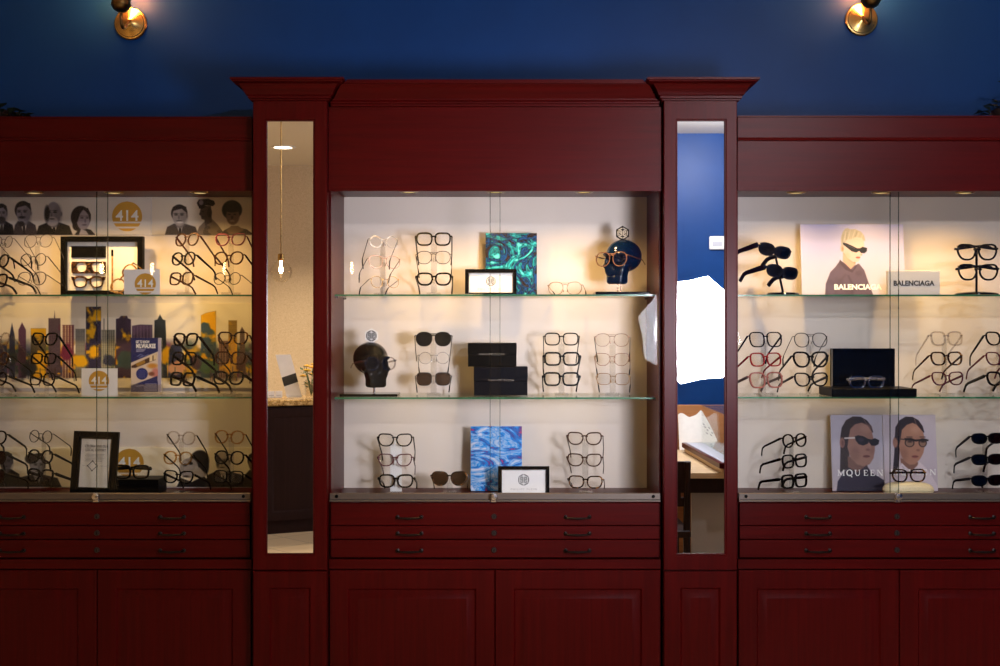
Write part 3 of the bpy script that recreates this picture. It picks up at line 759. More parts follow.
def man(P, cx, cy, rx, ry, skin, hair, suit, sh, beard=None, shirt=(215, 210, 205), turn=0.0, bald=False, tash=False):
    """Head-and-shoulders portrait, cx,cy the face centre."""
    x0, x1, yb = sh
    P.poly([(x0, yb), (x0 + (cx - x0) * .18, yb - (yb - cy - ry * .75) * .72), (cx - rx * .75, cy + ry * .78), (cx + rx * .75, cy + ry * .78), (x1 - (x1 - cx) * .18, yb - (yb - cy - ry * .75) * .72), (x1, yb)], suit, 1.0)
    if shirt:
        P.poly([(cx - rx * .42, cy + ry * .8), (cx + rx * .5, cy + ry * .8), (cx + rx * .1, yb)], shirt, .8)
        P.poly([(cx - rx * .12, cy + ry * 1.0), (cx + rx * .25, cy + ry * 1.0), (cx + rx * .22, yb), (cx - rx * .05, yb)], [v * .5 for v in suit], .6)
    P.ell(cx + rx * .05, cy + ry * .75, rx * .55, ry * .5, [v * .72 for v in skin], 1)                       # neck
    P.ell(cx + rx * .95, cy + ry * .05, rx * .16, ry * .2, [v * .75 for v in skin], .7)                      # ear
    if not bald: P.ell(cx + turn * .4, cy - ry * .28, rx * 1.08, ry * .86, hair, .9)
    P.ell(cx, cy, rx * .92, ry, skin, 1.0)
    P.ell(cx + rx * .55, cy + ry * .1, rx * .5, ry * .8, [v * .8 for v in skin], 3, a=.7)
    if not bald: P.poly([(cx - rx, cy - ry * .45), (cx - rx * .6, cy - ry * .55), (cx + rx * .3, cy - ry * .72), (cx + rx * .95, cy - ry * .3), (cx + rx * .9, cy - ry * .9), (cx, cy - ry * 1.12), (cx - rx * .85, cy - ry * .9)], hair, .9)
    else: P.ell(cx - rx * .75, cy - ry * .05, rx * .25, ry * .55, hair, 1.4, a=.8)
    dk = [v * .30 for v in skin]
    for s in (-1, 1):
        P.ell(cx + turn + s * rx * .38, cy - ry * .10, rx * .22, ry * .07, dk, .8); P.ell(cx + turn + s * rx * .40, cy - ry * .24, rx * .28, ry * .05, [v * .4 for v in skin], .7)
    P.ell(cx + turn * 1.3, cy + ry * .14, rx * .12, ry * .22, [v * .72 for v in skin], 1.0)
    P.ell(cx + turn, cy + ry * .50, rx * .32, ry * .05, dk, .7)
    if tash: P.ell(cx + turn, cy + ry * .40, rx * .45, ry * .10, dk, .8)
    if beard: P.ell(cx + turn * .8, cy + ry * .70, rx * .72, ry * .42, beard, 1.4); P.ell(cx + turn, cy + ry * .48, rx * .3, ry * .05, dk, .7)
def soft_bg(P, seed, amp=16):
    P.col += ((P.noise(40, seed) - .5) * amp)[..., None]

# three portrait banners, end to end along the top of the cabinet back
P = Paint(-12, 197.5, 95.4, 235, 2, BG); soft_bg(P, 1)
man(P, 1.5, 214, 5.5, 9, (150, 148, 165), (30, 28, 32), (28, 26, 30), (-12, 15, 236), beard=(60, 55, 60))
man(P, 23.5, 213, 7.6, 10.5, (138, 134, 146), (30, 28, 30), (62, 56, 62), (13, 38, 236), turn=-1.5, tash=True); P.ell(21.5, 224, 3, 2.6, (38, 35, 38), 1)
man(P, 53.5, 213.5, 8.0, 11.5, (128, 124, 136), (28, 26, 30), (24, 22, 24), (35.5, 73, 236), beard=(158, 152, 156), turn=-1.5, bald=True); P.ell(46.8, 214, 2.5, 7.5, (30, 28, 32), 1.8); P.ell(51, 230.5, 4.5, 1.6, (12, 12, 14), .7)
P.poly([(74, 236), (78, 230), (84, 228), (91, 230), (95.4, 235), (95.4, 236)], (34, 31, 36)); P.ell(80.8, 217.5, 10, 11.5, (38, 30, 32), 1); P.ell(77.5, 226, 5, 5, (38, 30, 32), 1)
P.ell(83.3, 220, 6.6, 10, (150, 138, 144), 1); P.poly([(76, 212), (80, 206.5), (83.5, 209), (80, 214), (77.5, 222), (75, 222)], (38, 30, 32)); P.poly([(83.5, 209), (88, 208), (91, 215), (90, 222), (88.5, 215)], (38, 30, 32))
for s in (-1, 1): P.ell(84.6 + s * 2.6, 218, 1.4, .6, (40, 34, 38), .7); P.ell(84.6 + s * 2.7, 216.2, 1.8, .4, (70, 60, 64), .7)
P.ell(85.3, 221, .8, 2, (110, 98, 104), .8); P.ell(84.4, 225, 2, .5, (70, 58, 62), .7); P.poly([(79, 235), (81, 229), (86, 231), (89, 235)], (170, 162, 168))
board(P, YP, Z(235, YP), 'white_card', 'portrait_banner', 'banner of black and white historic heads above the wire-frame glasses', 'picture banner')
P = Paint(95.8, 197.5, 151.6, 235, 1, BG); soft_bg(P, 2)
board(P, YP, Z(235, YP), 'white_card', 'logo_banner', 'pale banner with a gold 414 disc between the two portrait banners', 'picture banner', extra=lambda b, y: logo414(b, 127.2, 216.5, 15, YP, y))
P = Paint(152, 197.5, 252.5, 235, 2, (208, 196, 178)); soft_bg(P, 3)
man(P, 179.5, 216, 7.6, 10, (168, 156, 148), (40, 32, 30), (70, 62, 58), (164.5, 199, 236), turn=-.5); P.ell(180, 222.5, 3.2, .9, (215, 205, 195), .7)
P.poly([(196, 236), (199, 227), (204, 222), (212, 219), (218, 225), (223, 232), (223, 236)], (120, 108, 98)); n = P.noise(7, 8); P.put(((n > .5) & (P.dist([(197, 236), (199, 227), (204, 222), (212, 219), (218, 225), (223, 232), (223, 236)]) < 0)) * .7, (66, 58, 52))
P.poly([(201, 206), (200, 212), (199, 214.5), (201, 216), (201.5, 219), (204.5, 220), (205, 226), (212, 222), (211, 206)], (74, 62, 58)); P.ell(209.5, 213, 2.4, 5, (46, 38, 36), 1); P.ell(203, 211.5, 1, .5, (24, 20, 20), .6); P.ell(203.6, 216.8, 1.6, .45, (35, 28, 28), .6)
P.poly([(196.8, 203), (199, 199.6), (208, 198.8), (214, 201), (215.2, 204), (213, 206.2), (206, 205.4), (200, 207.8), (198, 206)], (32, 26, 28)); P.ell(201.2, 202.6, 2.2, 2.6, (128, 120, 132), .9); P.poly([(198.6, 206.2), (203, 205.6), (207, 206.6), (202, 208.8), (199, 208.6)], (14, 12, 12), .6)
P.poly([(220, 236), (224, 230.5), (229, 228), (240, 228), (247, 229.5), (253, 234), (253, 236)], (58, 48, 42)); P.poly([(226, 231), (231, 226), (238, 226), (244, 230), (237, 234), (230, 234)], (116, 96, 78))
P.ell(232, 210, 10, 9.6, (22, 17, 15), 1.4); P.ell(232.8, 216, 6.6, 9, (112, 90, 74), 1.2); P.ell(232.5, 208.5, 7.5, 4, (22, 17, 15), 1.6)
for s in (-1, 1): P.ell(232 + s * 2.7, 214.5, 1.4, .6, (20, 15, 13), .7)
P.ell(232.2, 217.5, 1.2, 1.6, (62, 47, 38), .8); P.ell(232.3, 221, 2.4, .9, (150, 135, 120), .6)
board(P, YP, Z(235, YP), 'white_card', 'portrait_banner', 'banner with a smiling man, a capped soldier and a woman with short dark hair', 'picture banner')

# city skyline print on the back of the middle shelf
P = Paint(-12, 303, 252.5, 388, 2, (232, 219, 197)); soft_bg(P, 5, 10)
n1, n2, n3 = P.noise(16, 11), P.noise(11, 12), P.noise(22, 13)
YE, NV, GN, PU, MA, SL = (226, 168, 20), (44, 50, 78), (46, 66, 56), (92, 58, 88), (104, 30, 62), (128, 122, 112)
def tower(pts, col, splash=None, amt=.52, stripes=None):
    m = np.clip(.5 - P.dist(pts) / .7, 0, 1); P.put(m, col)
    P.put(m * np.clip((n3 - .5) * 5, 0, 1) * .7, [v * .55 for v in col])
    if stripes:
        k = ((P.gx * stripes[0]) % 1.0) < .45; P.put(m * k * .7, stripes[1])
    P.put(m * .25 * (((P.gy * .55) % 1.0) < .4), [v * .6 for v in col])
    if splash: P.put(m * np.clip((n1 * .6 + n2 * .4 - amt) * 14, 0, 1), splash)
def rc(a, c, t, bt=378): return [(a, bt), (a, t), (c, t), (c, bt)]
# washes of colour along the foot of the buildings
foot = np.clip((P.gy - 338) / 14, 0, 1) * np.clip((384 - P.gy - 16 * (n2 - .3)) / 8, 0, 1)
for (f, col, lo) in ((n3, NV, .42), (n1, PU, .50), (n2, GN, .52), (P.noise(18, 21), MA, .58), (P.noise(15, 22), YE, .56), (P.noise(13, 23), (70, 104, 84), .6)):
    P.put(foot * np.clip((f - lo) * 12, 0, 1) * .9, col)
tower([(9, 378), (9.5, 336), (12, 323), (14.8, 336), (15, 378)], NV)
tower([(18.5, 378), (18.5, 330), (22, 322.5), (26, 330), (26, 378)], PU, YE, .56)
tower(rc(30.8, 46, 328.5), (96, 84, 60), YE, .42); tower([(48.5, 378), (48.5, 318.3), (54, 318.3), (54.6, 311), (55.2, 318.3), (60.5, 318.3), (60.5, 378)], (82, 66, 80), MA, .6)
tower(rc(62.5, 74, 325), (120, 66, 74), YE, .66, (.34, (222, 204, 170))); tower(rc(75.6, 85, 329), SL, None, .5, (.8, (150, 146, 138)))
tower(rc(86, 101, 306.8), (48, 44, 74), YE, .57); tower(rc(101.5, 115, 330), (120, 118, 104), GN, .58, (.5, (188, 180, 160))); P.line([(104, 330), (104, 319)], .8, (90, 84, 80))
tower([(116, 378), (116, 319), (119, 318.5), (121, 316), (127, 316), (128, 318.5), (131, 319.5), (131.5, 378)], (74, 56, 84), YE, .59)
tower([(132, 378), (132, 326), (140, 324.6), (152.3, 325), (152.3, 378)], (92, 66, 92), None, .5, (.3, (116, 92, 112)))
tower([(153.8, 378), (154.5, 320.5), (157.5, 319.5), (160, 314.5), (162.8, 319.5), (165.5, 320.5), (167.5, 378)], (38, 48, 58), GN, .55)
tower([(168, 378), (169, 350), (172, 345), (180, 344), (182, 350), (182, 378)], NV); tower([(201, 378), (201, 315.5), (206, 313), (216, 311), (216, 378)], (64, 84, 96), YE, .43)
tower(rc(219, 232, 341), (108, 74, 66), None, .5, (.36, (160, 130, 110))); tower(rc(228.5, 237, 320.5), (140, 112, 50), YE, .45); tower([(239, 378), (240, 331), (242, 327), (244.5, 331), (246, 378)], (100, 78, 70))
tower(rc(-6, 7, 345), NV, YE, .6); 
for cx, cy, rx, ry, col in ((81, 362, 9, 8, YE), (94, 355, 7, 8, YE), (39, 362, 8, 7, YE), (28, 368, 10, 9, (30, 34, 40)), (12, 358, 7, 9, (34, 44, 40)), (124, 360, 10, 8, (60, 84, 96)), (110, 360, 8, 6, NV), (165, 355, 5, 8, YE), (178, 368, 10, 7, (206, 150, 110)), (229, 368, 8, 6, YE), (208, 366, 9, 8, (70, 96, 66)), (66, 352, 6, 8, MA), (196, 362, 6, 7, (70, 50, 60)), (242, 360, 6, 9, (90, 60, 54))):
    d = np.hypot((P.gx - cx) / rx, (P.gy - cy) / ry) + (n2 - .5) * 1.6; P.put(np.clip((1 - d) * 3, 0, 1) * .95, col)
rnd = random.Random(2)
for i in range(26):
    x = rnd.uniform(-55, 250); y = rnd.uniform(366, 378); P.line([(x, y), (x, y + rnd.uniform(3, 11))], .9, rnd.choice([NV, GN, (60, 40, 30), PU]), .8)
for i in range(22):
    P.ell(rnd.uniform(-55, 250), rnd.uniform(372, 385), rnd.uniform(.5, 1.6), rnd.uniform(.4, .9), rnd.choice([(40, 34, 34), GN, YE]), .6)
board(P, YP, Z(388, YP), 'cream_laminate', 'skyline_print', 'watercolour print of a city skyline splashed with yellow, navy and purple', 'picture')

# lower printed band behind the deck
P = Paint(-12, 447.5, 252.5, 487, 2, (246, 234, 208)); soft_bg(P, 6, 14)
man(P, 37, 466, 7.5, 11, (150, 146, 152), (38, 36, 38), (24, 22, 24), (14, 62, 488), turn=1.5); P.ell(31, 459, 6, 5, (40, 36, 36), 1.4)
man(P, 6, 462, 6.5, 9, (96, 92, 100), (20, 20, 24), (16, 16, 20), (-12, 22, 488), shirt=None); P.ell(5, 479, 9, 5, (14, 16, 18), 1)
P.ell(199, 462, 10, 12, (44, 38, 36), 1.2, 20); P.ell(189, 468, 9, 10, (158, 148, 142), 1.2, 20); P.poly([(176, 488), (181, 478), (192, 482), (204, 476), (212, 486), (212, 488)], (30, 27, 28)); P.poly([(190, 476), (196, 466), (200, 468), (207, 476), (200, 478)], (176, 166, 156), 1)
for p in ((185, 465), (190.5, 463.5)): P.ell(*p, 2.2, 1.4, (34, 30, 30), .9)
P.ell(184.5, 472, 1.6, 1.2, (100, 88, 84), .8); P.ell(186, 476.5, 3, 1.0, (60, 50, 48), .8); P.ell(206, 466, 3, 8, (26, 24, 24), 1.2)
man(P, 223, 462, 7, 11, (190, 178, 164), (50, 44, 40), (52, 46, 42), (204, 245, 488), turn=-1, bald=True); P.ell(237, 480, 8, 6, (40, 36, 34), 1.5)
man(P, 254, 463, 6, 9, (120, 100, 80), (40, 34, 30), (60, 50, 40), (243, 262, 488))
board(P, YP, Z(487, YP), 'white_card', 'portrait_banner', 'low banner of historic portraits and a gold 414 disc behind the deck glasses', 'picture banner', extra=lambda b, y: logo414(b, 129.5, 463, 14.3, YP, y))

# ------------------------------------------------------------------ things on the left cabinet's shelves
def card414(cx, x0, x1, t, zb, cyy, r, Y, label):
    b = MB(); h = Z(t, Y) - zb
    b.box(X(x0, Y), X(x1, Y), Y, Y + .0015, zb, zb + h, 'white_card'); logo414(b, cx, cyy, r, Y, Y - .0001)
    b.faces([(X(cx - 6, Y), Y + .0015, zb + h * .8), (X(cx + 6, Y), Y + .0015, zb + h * .8), (X(cx + 6, Y), Y + .045, zb), (X(cx - 6, Y), Y + .045, zb), (X(cx - 6, Y), Y + .043, zb), (X(cx + 6, Y), Y + .043, zb)], [(0, 1, 2, 3), (3, 2, 5, 4)], 'white_card')
    tag(b.build('logo_card', org=(X(cx, Y), Y, zb), smooth=False), label, 'card', 'small white 414 cards')
card414(145.3, 124, 160, 269.5, S1, 284, 10.6, .12, 'small white 414 card in front of the shadow box frame')
card414(99, 81.5, 117.5, 368.5, S2, 381, 10.2, .19, 'small white 414 card in front of the skyline print')

# shadow box with eyewear-making pieces
def shadowbox():
    Y = .30; zb = S1; s = (D + Y) / F
    x0, x1, zt = X(60.5, Y), X(142.5, Y), Z(236.5, Y)
    root = thing('shadow_box', 'black shadow box frame showing steps of making tortoise glasses', 'display frame', ((x0 + x1) / 2, Y, zb))
    b = MB(); o = [(x0, zb), (x1, zb), (x1, zt), (x0, zt)]; w = 5.2 * s; i = [(x0 + w, zb + w), (x1 - w, zb + w), (x1 - w, zt - w), (x0 + w, zt - w)]
    b.ring(i, o, Y, Y + .028, 'black_satin'); b.build('frame', root, smooth=False)
    b = MB(); b.box(x0 + .004, x1 - .004, Y + .020, Y + .026, zb + .004, zt - .004, 'white_card'); b.box(X(106, Y), X(107.2, Y), Y + .019, Y + .02, zb + w, zt - w, 'grey_card'); b.build('mount_board', root, smooth=False)
    b = MB(); b.box(X(70, Y), X(104.5, Y), Y + .014, Y + .02, Z(257.5, Y), Z(246, Y), 'black_gloss', .0006); b.build('acetate_slab', root, smooth=False)
    def lensshape(cx, cy, rx, ry): return [(X(cx + rx * abs(math.cos(t)) ** .8 * math.copysign(1, math.cos(t)) * (1 if math.sin(t) < 0 else .9), Y), Z(cy + ry * abs(math.sin(t)) ** .8 * math.copysign(1, math.sin(t)), Y)) for t in [2 * math.pi * k / 32 for k in range(32)]]
    b = MB()                                   # sheet with two cut-outs
    for a, c, cx in ((70, 87.3, 80.2), (87.3, 104.5, 95.6)):
        inn = lensshape(cx, 267.3, 5.2, 4.6); out = []
        xa, xc, za, zc2 = X(a, Y), X(c, Y), Z(273.5, Y), Z(261.5, Y); mx, mz = X(cx, Y), Z(267.3, Y)
        for p in inn:
            dx, dz = p[0] - mx, p[1] - mz
            k = min((xc - mx) / dx if dx > 1e-6 else (xa - mx) / dx if dx < -1e-6 else 9, (zc2 - mz) / dz if dz > 1e-6 else (za - mz) / dz if dz < -1e-6 else 9)
            out.append((mx + dx * k, mz + dz * k))
        b.ring(inn, out, Y + .014, Y + .02, 'tortoise')
    b.build('cut_out_sheet', root, smooth=False)
    b = MB()
    for sg in (-1, 1):
        inn = lensshape(87.2 + sg * 8.2, 282.2, 5.9, 4.6); b.ring(inn, lensshape(87.2 + sg * 8.2, 281.9, 7.4, 6.0), Y + .012, Y + .019, 'tortoise')
        b.prism([(X(87.2 + sg * 14, Y), Z(277, Y)), (X(87.2 + sg * 17.2, Y), Z(276.4, Y)), (X(87.2 + sg * 16.6, Y), Z(279.4, Y)), (X(87.2 + sg * 14.6, Y), Z(281, Y))], Y + .012, Y + .019, 'tortoise')
    b.prism([(X(84.5, Y), Z(278.4, Y)), (X(90, Y), Z(278.4, Y)), (X(89.6, Y), Z(280.6, Y)), (X(84.9, Y), Z(280.6, Y))], Y + .012, Y + .019, 'tortoise')
    b.build('frame_front', root, smooth=False)
    b = MB(); b.tube([(X(111, Y), Y + .016, Z(290, Y)), (X(111, Y), Y + .016, Z(270, Y)), (X(111, Y), Y + .016, Z(256, Y))], .003, 'honey_tortoise', 8); t = b.build('temple_blank', root)
    b = MB(); b.tube([(X(111, Y), Y + .016, Z(256, Y)), (X(111, Y), Y + .016, Z(249.5, Y))], .0042, 'black_plastic', 8); b.build('temple_tip', t)
shadowbox()
o = eyewear('honey tortoise glasses stood on end in front of the shadow box', 'honey_panto', (X(124, .155), .155, Z(279, .155)), 25, 6, 6, 22, 58)
o.rotation_euler = (R(4), R(-52), R(8))

# blue city brochure in a clear holder
P = Paint(131.5, 338, 161.5, 392, 3, (36, 40, 92))
P.poly([(131, 363), (162, 350), (162, 380), (131, 392)], (206, 186, 168)); P.poly([(132, 366), (157, 354), (156, 360), (136, 368), (132, 368)], (66, 42, 30)); P.poly([(150, 356.5), (153, 355), (153, 361), (150, 362)], (220, 200, 160)); P.poly([(154, 355), (157, 353.7), (157, 359), (154, 360.5)], (214, 190, 150)); P.poly([(136, 364), (145, 360), (146, 363), (138, 367)], (150, 110, 40))
P.ell(153, 366, 5, 2.4, (190, 130, 50), 2); P.ell(156, 373, 4, 5, (190, 120, 110), 2.5); P.ell(152, 374, 3, 2, (120, 70, 50), 1.5)
P.ell(142.5, 374, 5.8, 5.8, (36, 42, 104), .8)
for k in range(4): P.line([(139.5, 371 + k * 2), (145.5, 371 + k * 2)], .5, (90, 96, 150))
P.poly([(131, 386), (158, 376), (158, 393), (131, 393)], (36, 40, 92))
for k in range(6): P.line([(145 if k > 1 else 146, 384 + k * 1.3), (157, 384 + k * 1.3)], .5, (170, 168, 190))
P.line([(137, 386.3), (144, 385.8)], .5, (190, 188, 200)); P.line([(138, 356.5), (141, 354.5), (144, 356), (140, 357.5)], .6, (120, 130, 180)); P.line([(145, 356), (149, 354.6)], .5, (110, 118, 170))
for k in range(3): P.line([(137, 349.5 + k * 1.1), (146 - k, 349.2 + k * 1.1)], .5, (190, 188, 206))
P.put(np.clip((P.gx - 158.2) * 2, 0, 1), (170, 160, 178))
def btxt(b, y):
    b.text('GET TO KNOW', X(136.5, .22), X(150, .22), Z(343.4, .22), Z(340.6, .22), y, 'white_ink', .02); b.text('MILWAUKEE', X(136.8, .22), X(156.2, .22), Z(348.4, .22), Z(343.9, .22), y, 'white_ink', .03)
hold = thing('brochure_holder', 'clear holder with the blue GET TO KNOW MILWAUKEE brochure on the skyline shelf', 'brochure holder', (X(146, .22), .22, S2))
b = MB(); xa, xb = X(130.5, .22), X(162.5, .22); b.box(xa, xb, .212, .214, S2 + .003, Z(384, .22), 'acrylic'); b.box(xa, xb, .2255, .2275, S2 + .003, Z(338, .22), 'acrylic'); b.box(xa, xb, .205, .26, S2, S2 + .003, 'acrylic'); b.build('holder', hold, smooth=False)
o = board(P, .22, S2 + .003, 'white_card', 'leaflet', '', 'leaflet', 0, .004, btxt)
for k in ('label', 'category'): del o[k]
o.location = (0, 0, .003); o.parent = hold

# framed certificate on the deck
def certificate():
    Y = .125; zb = DECK; s = (D + Y) / F
    x0, x1 = X(69.5, Y), X(114.5, Y); zt = Z(434, Y); xc = (x0 + x1) / 2
    root = thing('certificate_frame', 'black framed certificate leaning on the deck of the skyline cabinet', 'picture frame', (xc, Y, zb + .0085), (R(-7), R(1.6), 0))
    h = zt - zb; w = (x1 - x0) / 2
    def o(l): return [(-w + l, l), (w - l, l), (w - l, h - l), (-w + l, h - l)]
    b = MB(); b.ring(o(.020), o(0), 0, .018, 'black_satin'); b.ring(o(.028), o(.020), .006, .018, 'black_gloss'); b.build('frame', root, local=True, smooth=False)
    b = MB(); b.box(-w + .02, w - .02, .011, .014, .02, h - .02, 'paper')
    iw = w - .03; top = h - .03
    b.text('CELEBRATING OUR', -iw * .78, iw * .86, top - .030, top - .020, .0108, 'black_ink', .02); b.text('LOCAL HISTORY', -iw * .72, iw * .70, top - .044, top - .034, .0108, 'black_ink', .02)
    for k in range(6): b.box(-iw * (.75 if k % 2 else .7), iw * (.6 - .05 * (k % 3)), .0106, .0109, top - .056 - k * .005, top - .0545 - k * .005, 'grey_ink')
    cz = top - .098; q = .018
    for a, c in (((-q, 0), (0, q)), ((0, q), (q, 0)), ((q, 0), (0, -q)), ((0, -q), (-q, 0))):
        b.tube([(a[0] - .01, .0108, cz + a[1]), ((a[0] + c[0]) / 2 - .01, .0108, cz + (a[1] + c[1]) / 2), (c[0] - .01, .0108, cz + c[1])], .0012, 'black_ink', 6)
    for a in ((-q, 0), (q, 0), (0, q), (0, -q)): b.lathe([(.003, .0112), (.003, .0104), (.0005, .0102)], (a[0] - .01, 0, cz + a[1]), 'black_ink', 10, 'Y')
    b.box(-iw * .9, -q - .016, .0106, .0109, cz - .0005, cz + .0005, 'grey_ink'); b.box(q - .002, iw * .85, .0106, .0109, cz - .0005, cz + .0005, 'grey_ink')
    b.build('certificate', root, local=True, smooth=False)
    b = MB(); b.box(-w + .027, w - .027, .0085, .0095, .027, h - .027, 'picture_glass'); b.build('glazing', root, local=True, smooth=False)
    b = MB(); b.box(-w + .01, w - .01, .0145, .018, .01, h - .01, 'black_satin'); b.faces([(-.03, .018, h * .75), (.03, .018, h * .75), (.04, .018 + h * .2, .004), (-.04, .018 + h * .2, .004)], [(0, 1, 2, 3)], 'black_satin'); b.build('easel_back', root, local=True, smooth=False)
certificate()

# black case with black glasses on it
def lidded(name, label, cat, x0, x1, y0, y1, z0, z1, mat, group=None, seam=.6):
    root = thing(name, label, cat, ((x0 + x1) / 2, y0, z0), group=group); zs = z0 + (z1 - z0) * seam
    b = MB(); b.box(x0, x1, y0, y1, z0, zs - .0008, mat, .001); b.build('base', root)
    b = MB(); b.box(x0 - .0008, x1 + .0008, y0 - .0008, y1 + .0008, zs, z1, mat, .001); b.build('lid', root)
    return root
YC = .235
lidded('eyewear_case', 'flat black case on the deck carrying black glasses before the 414 disc', 'case', X(106.5, YC), X(160.5, YC), YC - .03, YC + .085, DECK, Z(479.5, YC - .03), 'black_satin')
eyewear('thick black glasses resting on the flat black case by the certificate', 'black_boxy', (X(133.5, YC), .212, 0), -2, 0, -2, 6, floor=Z(479.5, YC - .03), rest=True, fold=True)

LS = 'lower'
# eyewear stacks of the left cabinet
kw = dict(Y=.19, yaw=-34, pitch=-12, droop=33, tipdrop=30)
stack('outermost riser of the portrait shelf', [(3, 242, 'silver_round', 'silver round glasses'), (-2, 261, 'black_round', 'dark round glasses'), (-4, 280.5, 'black_square', 'black angular glasses')], S1, **{**kw, "Y": .215})
stack('riser left of the shadow box', [(38, 241, 'silver_aviator', 'shiny silver aviator glasses'), (33, 259.5, 'gun_round', 'thin dark round glasses'), (31.5, 278.5, 'gun_aviator', 'thin dark aviator glasses')], S1, **{**kw, "Y": .17, "yaw": -19, "droop": 40})
stack('riser under the smiling man portrait', [(186.5, 239.5, 'brown_round', 'brown round glasses'), (183, 258.5, 'black_round', 'black round glasses'), (181, 278.5, 'brown_square', 'dark brown square glasses')], S1, **kw)
stack('mirror post riser of the portrait shelf', [(230, 239.5, 'plum_cat', 'dark plum glasses'), (228.5, 258, 'brown_round', 'brown thin round glasses'), (227, 278.5, 'gun_round', 'gunmetal round glasses')], S1, **{**kw, "yaw": -20, "Y": .155})
stack('outermost riser of the skyline shelf', [(-1, 339, 'clear_panto', 'clear glasses'), (-2, 358.5, 'amber_panto', 'amber glasses'), (-4, 378.5, 'black_round', 'black round glasses')], S2, **{**kw, "Y": .215})
stack('riser before the striped skyline tower', [(44, 339, 'black_cat', 'black swept glasses'), (43, 358.5, 'black_rect', 'black narrow glasses'), (42, 379, 'black_thin', 'black slim square glasses')], S2, **{**kw, "Y": .17, "yaw": -27, "droop": 38})
stack('riser right of the blue brochure', [(185, 339.5, 'black_wayfarer', 'black glasses with wide arms'), (183.5, 358.5, 'black_square', 'black square glasses'), (182, 379, 'black_boxy', 'bold black glasses')], S2, **kw)
stack('mirror post riser of the skyline shelf', [(232.5, 338, 'tortoise_square', 'tortoise glasses'), (230, 358, 'brown_square', 'dark brown glasses'), (228, 378, 'black_wayfarer', 'bold black glasses')], S2, **{**kw, "yaw": -20, "Y": .155})
kd = dict(Y=.19, yaw=-26, pitch=-10, droop=22, tipdrop=44)
stack('outermost riser of the certificate deck', [(-6, 437, 'black_round', 'black round glasses'), (-7, 457, 'sun_blue', 'black blue-mirrored sunglasses'), (-8, 475.5, 'sun_blue', 'black blue-glinting sunglasses')], DECK, **{**kd, "Y": .24})
stack('riser left of the black certificate', [(40.5, 436.5, 'gun_round', 'gunmetal round glasses'), (40, 456.5, 'black_round', 'black round glasses'), (40, 475.5, 'black_wayfarer', 'heavier black glasses')], DECK, **{**kd, "Y": .21})
stack('riser right of the flat black case', [(180.5, 438, 'clear_darkarm', 'clear glasses with black arms'), (177.5, 458, 'amber_panto', 'amber glasses with black arms'), (178, 477, 'black_cat', 'black glasses')], DECK, **{**kw, "yaw": -20})
stack('mirror post riser of the certificate deck', [(229, 437, 'amber_panto', 'amber glasses'), (229, 457.5, 'black_round', 'black round glasses'), (228, 477, 'black_thin', 'black slim glasses')], DECK, **{**kw, "yaw": -20, "Y": .155})

# ------------------------------------------------------------------ centre cabinet
def canvas(mat, x0, x1, t, zb, Y, label, lean, seed):
    b = MB(); h = Z(t, Y) - zb; xa, xb = X(x0, Y), X(x1, Y)
    b.box(xa, xb, Y, Y + .012, zb, zb + h, mat, .001)
    o = b.build('art_canvas', org=((xa + xb) / 2, Y, zb)); o.location.z += math.sin(R(lean)) * .012 + .0004; o.rotation_euler = (R(-lean), 0, 0)
    tag(o, label, 'painting', 'poured paint canvases')
canvas('teal_pour', 485.5, 537, 233, S1, .30, 'teal and navy marbled canvas on the top shelf of the centre cabinet', 4, 1)
canvas('blue_pour', 470.5, 522, 427, DECK, .28, 'bright blue and pink marbled canvas on the deck of the centre cabinet', 5, 2)
def hexlogo(b, cx, cz, r, y, mat, w0=.075):
    def ln(p, q, w=None): b.tube([(cx + p[0] * r, y, cz + p[1] * r), (cx + (p[0] + q[0]) / 2 * r, y, cz + (p[1] + q[1]) / 2 * r), (cx + q[0] * r, y, cz + q[1] * r)], (w or w0) * r, mat, 6)
    hx = [(math.sin(R(60 * k)), math.cos(R(60 * k))) for k in range(6)]
    for k in range(6):
        if k in (5, 0): a = .25
        p, q = hx[k], hx[(k + 1) % 6]; ln((p[0] + (q[0] - p[0]) * .08, p[1] + (q[1] - p[1]) * .08), (p[0] + (q[0] - p[0]) * .92, p[1] + (q[1] - p[1]) * .92))
    for s in (-1, 1):                           # two mirrored Ps
        ln((s * .16, -.5), (s * .16, .45)); ln((s * .16, .45), (s * .5, .45)); ln((s * .5, .45), (s * .55, .05)); ln((s * .55, .05), (s * .16, -.02)); ln((s * .62, -.25), (s * .3, -.55))
def plaque(x0, x1, t, zb, Y, label):
    s = (D + Y) / F; w = (X(x1, Y) - X(x0, Y)) / 2; h = Z(t, Y) - zb
    root = thing('plaque_frame', label, 'plaque', (X((x0 + x1) / 2, Y), Y, zb + .0058), (R(-6), 0, 0), 'small framed emblem plaques')
    def o(l, bt=0): return [(-w + l, bt), (w - l, bt), (w - l, h - l), (-w + l, h - l)]
    b = MB(); b.ring(o(3.4 * s, .004), o(0), 0, .012, 'black_gloss'); b.ring(o(4.2 * s, .005), o(3.4 * s, .004), .003, .012, 'steel'); b.build('frame', root, local=True, smooth=False)
    b = MB(); b.box(-w + .012, w - .012, .008, .011, .003, h - .012, 'white_card'); hexlogo(b, 0, h * .52, h * .20, .0078, 'black_ink', .085)
    b.text('P H I L I P P   P L E I N', -w * .5, w * .5, h * .16, h * .16 + .0065, .0078, 'grey_ink'); b.build('card', root, local=True, smooth=False)
    b = MB(); b.faces([(-.03, .012, h * .7), (.03, .012, h * .7), (.03, .05, .003), (-.03, .05, .003)], [(0, 1, 2, 3)], 'black_satin'); b.box(-w + .006, w - .006, .0112, .0125, .004, h - .006, 'black_satin'); b.build('easel_back', root, local=True, smooth=False)
plaque(465, 516.5, 270.5, S1, .24, 'framed white emblem card in front of the teal canvas')
